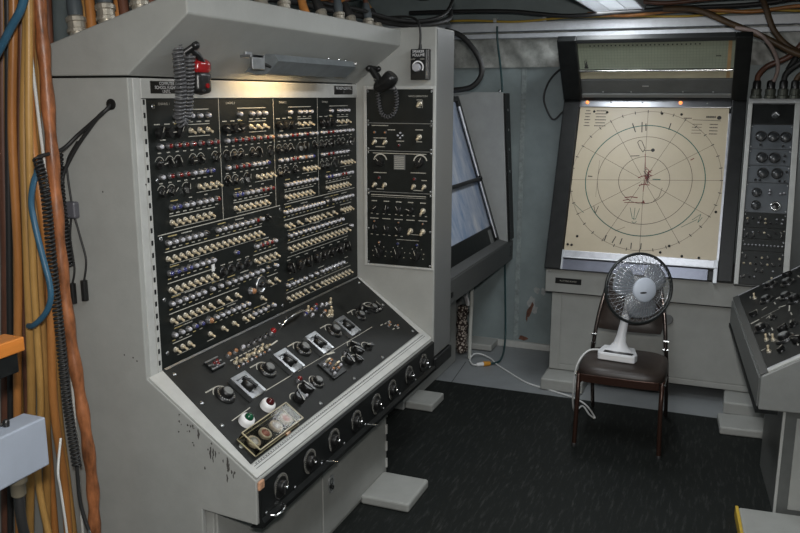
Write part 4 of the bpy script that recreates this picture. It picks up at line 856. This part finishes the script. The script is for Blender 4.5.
gb.build('rear_guard', MATS['guard_wire'], FN)
MB().tube([ff.P(RF*math.cos(t), RF*math.sin(t), 0) for t in [2*math.pi*i/64 for i in range(64)]], .0085, 8, 0, False, True).build('guard_rim', mat('rim_dark', (.045, .05, .05), .3, .6), FN)
hubm = MB(); hubm.lathe([(.066, .062), (.066, .069), (.059, .076), (.0001, .080)], fc_, fdir, 28, 0, cap1=False); ho = hubm.build('front_hub', mat('hub_blue_white', (.60, .65, .74), .4), FN)
lg = MB(); lg.add([ff.P(.020*math.cos(t)-.012, -.014+.005*math.sin(t), .0795) for t in [i*.5236 for i in range(12)]], [tuple(range(12))]); lg.build('logo_mark', INKB, ho)
BLD = mat('blade_tint', (.42, .45, .50), .3, trans=.6)
for b in range(3):
    mb = MB(); nu, nv = 8, 6; vs_ = []
    for j in range(nv+1):
        for i in range(nu+1):
            r = .035+.125*i/nu; sp = (.55+.45*math.sin(math.pi*min(1, i/nu*.9+.1)))
            a = b*2.0944+.6+(j/nv-.5)*1.5*sp; h = .012+.030*(j/nv-.5)
            vs_.append(ff.P(r*math.cos(a), r*math.sin(a), h))
    mb.add(vs_, [(j*(nu+1)+i, j*(nu+1)+i+1, (j+1)*(nu+1)+i+1, (j+1)*(nu+1)+i) for j in range(nv) for i in range(nu)], 0, True)
    o = mb.build('blade', BLD, FN); sd = o.modifiers.new('thick', 'SOLIDIFY'); sd.thickness = .003
MB().lathe([(.030, 0), (.032, .03), (.02, .036)], fc_-fdir*.005, fdir, 20).build('blade_hub', FW, FN)
mo = MB(); mo.lathe([(.0001, -.20), (.040, -.195), (.052, -.175), (.058, -.12), (.062, -.075), (.062, -.07)], fc_, fdir, 24, 0, cap0=False); mho = mo.build('motor_housing', FW, FN)
for i in range(9):
    a = 2*math.pi*i/9; MB().box(-.004, .004, .057, .0615, -.165, -.095, 0, Fr(fc_, fu*math.cos(a)+fv_*math.sin(a), fv_*math.cos(a)-fu*math.sin(a))).build('vent_slot', GREYD, mho)
yk = MB(); yk.tube(smoothpath([(-.458, 4.523, .70), (-.452, 4.535, .78), fc_-fdir*.115+Vector((0, 0, -.055))], 5), .02, 12); yk.build('yoke', FW, FN)

# ================================================================== cords on the floor and wall
WCORD = mat('white_cord', (.72, .73, .72), .45)
def cord(name, label, cat, pts, r, m, k=6, n=8, group=None): return tag(MB().tube(smoothpath(pts, k), r, n).build(name, m), label, cat, group)
FC = thing('fan_cord', 'thin white fan cord trailing from the chair to an orange plug', 'cord', (-1.0, 5.0, 0))
MB().tube(smoothpath([(-.58, 4.54, .49), (-.655, 4.51, .482), (-.705, 4.46, .40), (-.725, 4.50, .22), (-.73, 4.62, .07), (-.72, 4.86, .013), (-.66, 4.74, .013), (-.62, 4.70, .013), (-.70, 4.88, .013), (-.80, 4.985, .012), (-.94, 5.07, .006), (-1.12, 5.15, .006), (-1.21, 5.225, .006), (-1.32, 5.34, .006), (-1.43, 5.455, .008), (-1.50, 5.55, .012), (-1.58, 5.60, .02), (-1.63, 5.56, .03), (-1.63, 5.45, .02), (-1.585, 5.37, .015), (-1.545, 5.37, .016)], 6), .0055, 8).build('cable', WCORD, FC)
MB().cyl((-1.555, 5.37, .016), (-1.515, 5.40, .017), .013, .016, 10).build('white_plug', WHITEP, FC)
GC = thing('extension_cord', 'dark green cord hanging from the beam to an orange socket on the floor', 'cord', (-1.48, 5.6, 0))
GCM = mat('dark_green_cord', (.02, .06, .065), .4)
MB().tube(smoothpath([(-1.585, 5.80, 2.38), (-1.587, 5.81, 2.33), (-1.58, 5.815, 2.25), (-1.56, 5.87, 2.0), (-1.535, 5.87, 1.6), (-1.515, 5.88, 1.0), (-1.490, 5.88, .4), (-1.478, 5.87, .12), (-1.465, 5.80, .03), (-1.44, 5.65, .012), (-1.43, 5.52, .012), (-1.455, 5.45, .014), (-1.475, 5.432, .016)], 6), .0075, 8).build('cable', GCM, GC)
MB().cyl((-1.475, 5.432, .017), (-1.516, 5.399, .017), .016, .019, 10).build('orange_socket', mat('orange_plastic', (.62, .28, .03), .4), GC)
cord('hose', 'thick black hose bulging out behind the console wing', 'hose', [(-1.70, 5.0, 2.30), (-1.60, 5.0, 2.265), (-1.52, 5.0, 2.19), (-1.465, 5.0, 2.10), (-1.462, 5.0, 2.02), (-1.52, 5.0, 1.955), (-1.62, 5.0, 1.935), (-1.75, 5.02, 1.935), (-1.9, 5.05, 1.935)], .017, RUBBER)
cord('loop_cable', 'thin dark cable loop left of the sloping display box', 'cable', [(-1.04, 5.72, 2.10), (-1.12, 5.72, 2.072), (-1.19, 5.72, 1.99), (-1.217, 5.72, 1.88), (-1.18, 5.72, 1.78), (-1.14, 5.72, 1.74), (-1.09, 5.72, 1.785), (-1.04, 5.72, 1.82)], .0065, RUBBER)

# ================================================================== cable bundle at the left edge
TAN = mat('tan_cable', (.36, .19, .055), .42, var=.45, vscale=7, stretch=(1, 1, .25)); ORG_ = mat('orange_cable', (.40, .165, .045), .4, var=.35, vscale=8, stretch=(1, 1, .25)); DKB = mat('dark_brown_cable', (.12, .05, .03), .45, var=.5, vscale=9, stretch=(1, 1, .3)); YEL = mat('yellow_tan_cable', (.43, .24, .07), .42, var=.4, vscale=7, stretch=(1, 1, .25)); TAPE = mat('copper_tape', (.29, .105, .04), .4, var=.75, vscale=22, bump=.25, bscale=30, stretch=(1, 1, .45))
LC = [
 (2.0, [(-2.132, 2.193), (-2.183, 1.784), (-2.239, 1.34), (-2.295, .854), (-2.371, .215)], .018, DKB, 'dark reddish brown cable at the far left of the bundle'),
 (1.93, [(-2.034, 2.182), (-2.082, 1.788), (-2.134, 1.362), (-2.187, .895), (-2.259, .28)], .010, RUBBER, 'black cable in the left part of the bundle'),
 (1.9, [(-1.983, 2.177), (-2.033, 1.79), (-2.076, 1.372), (-2.127, .914), (-2.186, .314)], .0135, ORG_, 'orange cable right beside the black one in the bundle'),
 (1.97, [(-2.024, 2.185), (-2.075, 1.787), (-2.13, 1.354), (-2.168, .883), (-2.227, .265)], .013, DKB, 'brown cable showing behind the orange and tan ones'),
 (1.9, [(-1.94, 2.175), (-1.989, 1.791), (-2.025, 1.376), (-2.06, .924), (-2.129, .327)], .0135, YEL, 'yellowish cable in the middle of the bundle'),
 (1.86, [(-1.881, 2.168), (-1.928, 1.794), (-1.958, 1.389), (-1.987, .948), (-2.015, .665), (-1.99, .379)], .0115, YEL, 'foremost pale tan cable of the bundle, bending right near the floor'),
 (1.95, [(-1.964, 2.181), (-2.009, 1.789), (-2.023, 1.366), (-2.052, .907), (-2.114, .302)], .0135, TAN, 'tan cable half hidden behind the yellowish cables'),
 (1.89, [(-1.923, 2.173), (-1.939, 1.792), (-1.936, 1.385), (-1.959, .942), (-1.95, .663), (-1.945, .368)], .0135, ORG_, 'orange cable next to the long coiled cord'),
 (1.99, [(-2.056, 2.189), (-2.067, 1.786), (-2.078, 1.354), (-2.103, .885), (-2.116, .737), (-2.105, .281)], .013, ORG_, 'orange cable at the back of the bundle'),
 (2.0, [(-2.12, 2.193), (-2.162, 1.784), (-2.189, 1.344), (-2.22, .865), (-2.281, .235)], .013, TAN, 'tan cable behind the black cable of the bundle'),
 (1.99, [(-1.993, 2.186), (-2.025, 1.787), (-2.022, 1.359), (-2.045, .893), (-2.029, .603), (-2.02, .294)], .013, TAN, 'rearmost tan cable against the console side'),
]
for y, pts, r, m, lab in LC:
    e = Vector((pts[-1][0], pts[-1][1])); P = [(pts[0][0]+.03, y, 2.56)]+[(x+.006*math.sin(z*9+y*70), y+.006*math.sin(z*7+x*40), z) for x, z in pts]+[(pts[-1][0], y, .008)]
    cord('cable', lab, 'cable', P, r, m, 8, 10, 'cables in the bundle at the left edge')
tp_ = [(-1.917, 2.177), (-1.915, 2.006), (-1.916, 1.791), (-1.916, 1.587), (-1.916, 1.378), (-1.906, 1.171), (-1.887, .972), (-1.871, .802), (-1.864, .626), (-1.871, .468), (-1.88, .2), (-1.88, .02)]
tt = MB(); P = smoothpath([(-1.92, 1.93, 2.56)]+[(x, 1.93, z) for x, z in tp_], 6); tt.tube(P, [.0195+.0025*math.sin(i*1.3) for i in range(len(P))], 12)
tag(tt.build('cable', TAPE), 'thick copper coloured taped cable at the right of the bundle', 'cable', 'cables in the bundle at the left edge')
tcw = mat('thin_white_cord', (.60, .60, .57), .5)
cord('cord', 'thin white cord running down among the upper bundle cables', 'cord', [(-1.925, 1.86, 2.56), (-1.90, 1.86, 2.17), (-1.925, 1.90, 1.79), (-1.955, 1.955, 1.40), (-1.985, 2.0, 1.0), (-1.99, 2.0, .6), (-2.0, 2.0, .01)], .005, tcw)
cord('cord', 'thin white cord at the foot of the bundle', 'cord', [(-1.85, 1.80, .86), (-1.821, 1.75, .779), (-1.817, 1.75, .714), (-1.808, 1.75, .578), (-1.81, 1.75, .486), (-1.82, 1.75, .01)], .004, tcw)
BLU = mat('blue_cable', (.035, .11, .18), .42, var=.2)
cord('cable', 'blue cable crossing the top of the bundle', 'cable', [(-1.80, 1.84, 2.56), (-1.815, 1.80, 2.25), (-1.847, 1.80, 2.147), (-1.90, 1.80, 2.082), (-1.945, 1.80, 2.029), (-2.02, 1.81, 1.96), (-2.12, 1.84, 1.88)], .0115, BLU)
cord('cable', 'blue grey cable curling across the middle of the bundle', 'cable', [(-1.97, 2.0, 1.84), (-1.955, 1.97, 1.76), (-1.93, 1.88, 1.68), (-1.901, 1.82, 1.60), (-1.876, 1.80, 1.53), (-1.854, 1.80, 1.421), (-1.839, 1.80, 1.352), (-1.842, 1.80, 1.30), (-1.87, 1.80, 1.254), (-1.922, 1.805, 1.214), (-1.97, 1.83, 1.20)], .009, BLU)
# cords from the hole in the console side
hole = MB(); hole.lathe([(.017, 0), (.017, .004), (.011, .005)], (-1.772, 2.0398, 1.872), -Y_, 16, smooth=False); hole.build('cord_hole', DOTB, CON)
CC = thing('coiled_cord', 'long black coiled cord hanging down the console side beside the bundle', 'cord', (-1.97, 1.97, .44))
coil([(-1.905, 1.86, 1.717), (-1.866, 1.84, 1.626), (-1.864, 1.84, 1.477), (-1.861, 1.84, 1.326), (-1.856, 1.84, 1.170), (-1.852, 1.84, .975), (-1.834, 1.84, .752)], .0118, .0125, .0042, per=10).build('coil', RUBBER, CC)
MB().tube(smoothpath([(-1.834, 1.84, .752), (-1.834, 1.84, .643), (-1.823, 1.84, .582), (-1.808, 1.84, .537)], 5), .006, 8).build('tail', RUBBER, CC)
MB().cyl((-1.809, 1.84, .541), (-1.802, 1.84, .522), .004, n=8).build('tip', CHROME, CC)
MB().tube(smoothpath([(-1.774, 2.045, 1.877), (-1.78, 2.02, 1.853), (-1.822, 2.015, 1.822), (-1.885, 2.01, 1.778), (-1.915, 1.97, 1.735), (-1.905, 1.875, 1.722), (-1.90, 1.86, 1.717)], 5), .006, 8).build('lead', RUBBER, CC)
CS = thing('coiled_cord', 'shorter black coiled cord right of the copper taped cable', 'cord', (-1.96, 1.99, 1.35))
coil([(-1.966, 2.005, 1.716), (-1.966, 2.0, 1.609), (-1.960, 2.0, 1.481), (-1.953, 2.0, 1.357)], .0125, .0125, .0042, per=10).build('coil', RUBBER, CS)
MB().tube(smoothpath([(-1.775, 2.045, 1.865), (-1.801, 2.02, 1.84), (-1.852, 2.018, 1.791), (-1.906, 2.018, 1.734), (-1.955, 2.012, 1.66), (-1.958, 2.004, 1.62)], 5), .006, 8).build('lead', RUBBER, CS)
HC = thing('plug_lead', 'thin black lead with a grey clip and two black plugs on the console side', 'lead', (-1.94, 2.02, 1.23))
MB().tube(smoothpath([(-1.90, 2.022, 1.757), (-1.945, 2.022, 1.70), (-1.951, 2.022, 1.654), (-1.944, 2.022, 1.565)], 5), .0035, 6).build('lead', RUBBER, HC)
MB().tube(smoothpath([(-1.950, 2.022, 1.516), (-1.963, 2.024, 1.443), (-1.956, 2.024, 1.345), (-1.971, 2.024, 1.29)], 5), .0035, 6).build('lead', RUBBER, HC)
MB().tube(smoothpath([(-1.937, 2.022, 1.517), (-1.92, 2.024, 1.446), (-1.905, 2.024, 1.375), (-1.920, 2.024, 1.305)], 5), .0035, 6).build('lead', RUBBER, HC)
MB().box(-1.964, -1.922, 2.008, 2.034, 1.512, 1.566).build('clip', mat('clip_grey', (.10, .10, .115), .35), HC, bev=.007, seg=3)
for x, z in ((-1.971, 1.226), (-1.921, 1.241)): MB().cyl((x, 2.024, z+.067), (x, 2.024, z), .0115, n=12).build('plug', BLACK, HC)
# grey switch box, its post and a plank in the left foreground
SB = thing('switch_box', 'pale grey metal switch box at the lower left edge', 'box', (-1.47, 1.15, 0))
MB().box(-1.497, -1.43, .95, 1.352, 1.046, 1.166).build('case', mat('box_blue_grey', (.36, .40, .47), .4, .2, var=.06), SB, bev=.004)
MB().box(-1.485, -1.475, 1.245, 1.29, 1.166, 1.170).build('switch_plate', STEEL, SB); MB().lathe([(.007, 0), (.008, .012), (.005, .016)], (-1.468, 1.275, 1.166), Z_, 12).build('switch_button', BLACK, SB)
MB().box(-1.49, -1.45, 1.0, 1.10, .006, 1.046).build('post', MATS['box_blue_grey'], SB, bev=.003)
MB().lathe([(.022, 0), (.022, -.02), (.017, -.022), (.017, -.05), (.012, -.055)], (-1.463, 1.285, 1.046), Z_, 14).build('cable_gland', mat('gland', (.25, .22, .16), .5, .3), SB)
MB().tube(smoothpath([(-1.463, 1.285, .995), (-1.465, 1.29, .9), (-1.47, 1.33, .75), (-1.48, 1.38, .5), (-1.48, 1.40, .02)], 5), .0115, 8).build('cable', RUBBER, SB)
WD = mat('orange_wood', (.50, .17, .03), .35, var=.25, vscale=10, stretch=(1, .15, 1), coat=.3)
PK = thing('plank', 'orange varnished wooden plank end at the left edge', 'plank', (-1.52, 1.1, 0))
MB().box(-1.545, -1.483, .70, 1.362, 1.318, 1.352).build('board', WD, PK, bev=.003)
MB().box(-1.54, -1.489, .75, 1.345, 1.270, 1.318).build('shadow_block', BLACKM, PK, bev=.003)  # black block stands in for the shadow under the plank
MB().box(-1.56, -1.50, .80, .86, .006, 1.27).build('post', BLACKM, PK, bev=.003)

# ================================================================== plugs and cables on top of the hood
def topz(x): return 2.203-(-1.476-x)*.279
PLUGC = [ORG_, TAN, RUBBER, DKB]
plugs = []
def plug(i, x, y, lab, boot, cm, sc=1., lean=(0, 0)):
    z = topz(x)+.003
    T = thing('plug_connector', lab, 'connector', (x, y, z), 'plug connectors on top of the console hood')
    d = Vector((lean[0], lean[1], 1)).normalized(); o = Vector((x, y, z-.006))+d*.026*sc
    MB().lathe([(.024*sc, 0), (.024*sc, .03*sc)], Vector((x, y, z-.006)), d, 14).build('receptacle', NICKEL, T)
    MB().lathe([(.030*sc, 0), (.030*sc, .010*sc), (.026*sc, .013*sc), (.026*sc, .030*sc), (.030*sc, .033*sc), (.030*sc, .045*sc), (.024*sc, .05*sc)], o, d, 16, smooth=False).build('coupling_nut', NICKEL, T)
    e = o+d*.05*sc
    MB().lathe([(.022*sc, 0), (.0235*sc, .03*sc), (.019*sc, .07*sc), (.015*sc, .085*sc)], e, d, 14).build('boot', boot, T)
    e2 = e+d*.08*sc
    MB().tube(smoothpath([e2, e2+d*.05+Vector((-.01, 0, 0)), Vector((x-.10, y+lean[1]*.3+random.uniform(-.05, .05), 2.42)), Vector((x-.2, y+random.uniform(-.1, .1), 2.57))], 6), .013*sc, 8).build('cable', cm, T)
BOOT = mat('grey_boot', (.07, .085, .095), .5)
nm = ['leftmost', 'second', 'third']
for i, (x, y) in enumerate(((-1.955, 2.12), (-1.835, 2.12), (-1.70, 2.115))): plug(i, x, y, '%s large plug from the left along the hood end' % nm[i], BOOT, (DKB, ORG_, RUBBER)[i], 1.05, (-.15, .1))
orn = ['first', 'second', 'third', 'fourth', 'fifth', 'sixth', 'seventh', 'eighth']
for i, y in enumerate((2.46, 2.60, 2.74, 3.06, 3.20, 3.34, 3.50, 3.63)): plug(i, -1.55, y, '%s plug along the hood front edge, counted from the left' % orn[i], (BOOT, RUBBER)[i % 2], (RUBBER, ORG_, DKB, TAN)[i % 4], .82, (-.5 if i % 2 else -.2, .15))
def loose(lab, pts, r, m, grp='loose cables above the hood'): cord('cable', lab, 'cable', pts, r, m, 8, 8, grp)
loose('black cable lying along the back of the hood plugs', [(-1.72, 2.25, 2.20), (-1.70, 2.6, 2.24), (-1.68, 2.95, 2.27), (-1.64, 3.2, 2.26), (-1.60, 3.5, 2.255), (-1.52, 3.72, 2.235), (-1.42, 3.86, 2.235), (-1.38, 4.1, 2.28), (-1.5, 4.5, 2.36)], .014, RUBBER)
loose('thinner black cable sagging over the right end of the hood', [(-1.80, 2.9, 2.36), (-1.66, 3.2, 2.29), (-1.58, 3.45, 2.275), (-1.50, 3.66, 2.25), (-1.40, 3.80, 2.25), (-1.36, 4.0, 2.30), (-1.45, 4.4, 2.42)], .009, RUBBER)
loose('orange cable looping above the middle plugs', [(-1.75, 2.85, 2.50), (-1.66, 3.0, 2.33), (-1.64, 3.15, 2.30), (-1.66, 3.35, 2.33), (-1.70, 3.55, 2.44), (-1.75, 3.7, 2.56)], .014, ORG_)
loose('brown cable rising behind the right hood plugs', [(-1.72, 3.2, 2.27), (-1.70, 3.4, 2.30), (-1.66, 3.6, 2.36), (-1.64, 3.8, 2.46), (-1.66, 4.0, 2.57)], .014, DKB)
loose('bare reddish cable along the hood towards the wing', [(-1.70, 2.3, 2.22), (-1.66, 2.55, 2.26), (-1.68, 2.8, 2.30), (-1.74, 3.0, 2.40), (-1.8, 3.2, 2.55)], .012, ORG_)
for i, (x, y, m, lab) in enumerate(((-2.02, 2.22, TAN, 'tan cable rising behind the leftmost large plug'), (-1.90, 2.24, ORG_, 'orange cable rising between the first two large plugs'), (-1.86, 2.3, YEL, 'yellowish cable rising behind the second large plug'), (-1.78, 2.25, DKB, 'brown cable rising left of the third large plug'), (-1.74, 2.28, ORG_, 'bright orange cable rising behind the third large plug'), (-2.08, 2.12, DKB, 'short brown cable stub beside the leftmost large plug'), (-1.96, 2.30, RUBBER, 'black cable rising at the back of the large plugs'), (-2.12, 2.3, BLU, 'slate blue cable behind the cable bundle top'), (-2.15, 2.15, BOOT, 'dark grey cable next to the bundle top'))):
    loose(lab, [(x+.03, y-.03, topz(max(x, -2.35))+.008), (x+.015, y, 2.26), (x-.01+.02*(i % 3), y+.02, 2.38), (x+.02, y+.03, 2.575)], .015, m)
for i, (x, y, m, lab) in enumerate(((-2.0, 2.18, ORG_, 'bright orange cable crossing left behind the leftmost large plug'), (-1.88, 2.20, DKB, 'dark brown cable leaning left behind the second large plug'), (-1.80, 2.34, TAN, 'tan cable leaning right between the second and third large plugs'), (-1.69, 2.30, YEL, 'golden cable leaning left behind the third large plug'), (-1.62, 2.36, DKB, 'brown cable leaning over the hood front near the third large plug'), (-1.60, 2.90, ORG_, 'orange cable standing between the third and fourth front plugs'))):
    loose(lab, [(x+.05, y, topz(x+.05)+.02), (x+.02, y+.02, 2.27), (x-.05+.05*(i % 3), y+.03, 2.36), (x-.10+.10*(i % 3), y+.04, 2.575)], .017, m)
# extra cables between console and back wall ceiling
for i, (y, z, m, lab) in enumerate(((5.80, 2.418, mat('yellow_cable', (.50, .33, .05), .45), 'yellow cable lying along the top of the beam'), (5.74, 2.43, ORG_, 'orange brown cable just in front of the yellow one'), (5.66, 2.46, RUBBER, 'black cable strung under the ceiling along the back wall'), (5.55, 2.48, DKB, 'brown cable strung under the ceiling canvas'))):
    x0, x1 = (-2.2, 1.6) if i in (0, 2) else (-.95, 1.6)
    pts = [(x0+(x1-x0)*k/10, y+.015*math.sin(k*1.9+i), z+.012*math.sin(k*2.3+i*2)) for k in range(11)]
    if i == 2: pts = [(x, yy, zz+.03*math.sin(x*2)) for x, yy, zz in pts]
    loose(lab, pts, (.008, .012, .014, .013)[i], m, 'cables strung along the ceiling')
for i, x in enumerate((-1.95, -1.6, -1.25)): tag(MB().box(x-.012, x+.012, 5.785, 5.822, 2.405, 2.433).build('cable_clamp', GREYL, bev=.002), '%s grey clamp holding the yellow cable, counted from the left' % orn[i], 'clamp', 'clamps on the beam')
# right corner cables and rack-top plugs
for i, (x, lab) in enumerate(((.13, 'leftmost dark plug on the leaning rack top'), (.21, 'second dark plug on the leaning rack top'), (.28, 'third dark plug on the leaning rack top'), (.345, 'fourth dark plug on the leaning rack top'))):
    zt = 1.882+.004; yt = 5.60
    T = thing('plug_connector', lab, 'connector', (x, yt, zt), 'plugs on the leaning rack top')
    MB().lathe([(.034, 0), (.034, .018), (.029, .022), (.031, .055), (.026, .06)], (x, yt, zt), Z_, 14, smooth=False).build('coupling_nut', mat('olive_nut', (.08, .085, .07), .4, .5), T)
    MB().lathe([(.024, 0), (.024, .04), (.018, .05)], (x, yt, zt+.06), Z_, 12).build('boot', BLACK, T)
OLV = mat('olive_cable', (.075, .045, .022), .5, var=.4, vscale=12)
PNK = mat('pale_pink_cable', (.30, .23, .21), .5, var=.15)
RCs = [
 ('pale pinkish cable arching from the board box down to the rack', [(-.02, 5.45, 2.30), (.10, 5.42, 2.27), (.19, 5.45, 2.18), (.235, 5.52, 2.08), (.225, 5.58, 2.0), (.21, 5.60, 1.99)], .012, PNK),
 ('brown cable sweeping from the beam over the board box to the right edge', [(-.45, 5.6, 2.44), (-.25, 5.55, 2.42), (-.05, 5.5, 2.33), (.15, 5.48, 2.24), (.35, 5.48, 2.14), (.55, 5.5, 2.12), (.9, 5.5, 2.15)], .019, OLV),
 ('olive cable dropping from the ceiling near the right corner', [(.08, 5.6, 2.56), (.14, 5.56, 2.42), (.20, 5.54, 2.28), (.30, 5.52, 2.18), (.45, 5.5, 2.12), (.7, 5.5, 2.12)], .018, OLV),
 ('dark cable bending down onto the leftmost rack plug', [(.55, 5.56, 2.36), (.40, 5.56, 2.26), (.30, 5.56, 2.14), (.18, 5.57, 2.08), (.135, 5.59, 2.03), (.13, 5.60, 1.99)], .017, DKB),
 ('dark cable bending down onto the third rack plug', [(.62, 5.55, 2.28), (.50, 5.56, 2.20), (.36, 5.57, 2.10), (.29, 5.59, 2.04), (.28, 5.60, 1.99)], .017, RUBBER),
 ('olive cable bending down onto the fourth rack plug', [(.75, 5.55, 2.12), (.60, 5.56, 2.10), (.46, 5.57, 2.06), (.37, 5.59, 2.03), (.345, 5.60, 1.99)], .017, OLV),
 ('black cable rising steeply at the right edge', [(.30, 5.65, 2.06), (.36, 5.62, 2.18), (.42, 5.60, 2.30), (.50, 5.6, 2.45), (.55, 5.6, 2.57)], .02, RUBBER),
]
for lab, pts, r, m in RCs: loose(lab, pts, r, m, 'cables above the leaning rack')

# ================================================================== ceiling lamps
def fixture(x, y, lab, tube_es, power):
    T = thing('ceiling_lamp', lab, 'ceiling lamp', (x, y, 2.44), 'ceiling lamps')
    w2, l2 = .165, .62
    hs = MB(); hs.box(x-w2, x+w2, y-l2, y+l2, 2.525, 2.56); hs.box(x-w2, x-w2+.012, y-l2, y+l2, 2.445, 2.525); hs.box(x+w2-.012, x+w2, y-l2, y+l2, 2.445, 2.525); hs.box(x-w2, x+w2, y-l2, y-l2+.012, 2.445, 2.525); hs.box(x-w2, x+w2, y+l2-.012, y+l2, 2.445, 2.525)
    hs.build('housing', mat('lamp_white', (.75, .77, .80), .4), T, bev=.002)
    for dx in (-.06, .06): MB().cyl((x+dx, y-l2+.02, 2.50), (x+dx, y+l2-.02, 2.50), .013, n=10).build('tube', mat('tube_glow_%g' % tube_es, (1, 1, 1), .4, emit=(.92, .97, 1), es=tube_es), T)
    sm = MB().box(-w2+.012, w2-.012, -.0015, .0015, -.018, .0).mesh('louvre', [MATS['lamp_white']])
    for i in range(24):
        inst(sm, 'louvre', T, WORLD, x, y-l2+.05+i*(2*l2-.1)/23, 2.464)
    for dx in (-.055, .055): MB().box(x+dx-.0015, x+dx+.0015, y-l2+.012, y+l2-.012, 2.446, 2.464).build('louvre_rib', MATS['lamp_white'], T)
    L_ = bpy.data.lights.new('lamp_glow', 'AREA'); L_.shape = 'RECTANGLE'; L_.size = .28; L_.size_y = 1.15; L_.energy = power; L_.color = (.93, .97, 1)
    lo = bpy.data.objects.new('lamp_glow', L_); COL.objects.link(lo); lo.parent = T; lo.location = Vector((x, y, 2.44))-T.location
fixture(-.735, 5.10, 'louvred white ceiling lamp in front of the plotting board', 4, LAMP_W*.8)
fixture(-.45, 3.0, 'added unseen louvred ceiling lamp over the middle of the floor mat', 4, LAMP_W)  # unseen fixture, added to fill the middle of the room with light
fixture(-.30, .9, 'added unseen louvred ceiling lamp near the camera end of the room', 4, LAMP_W)  # out of view, added as fill light from the camera end
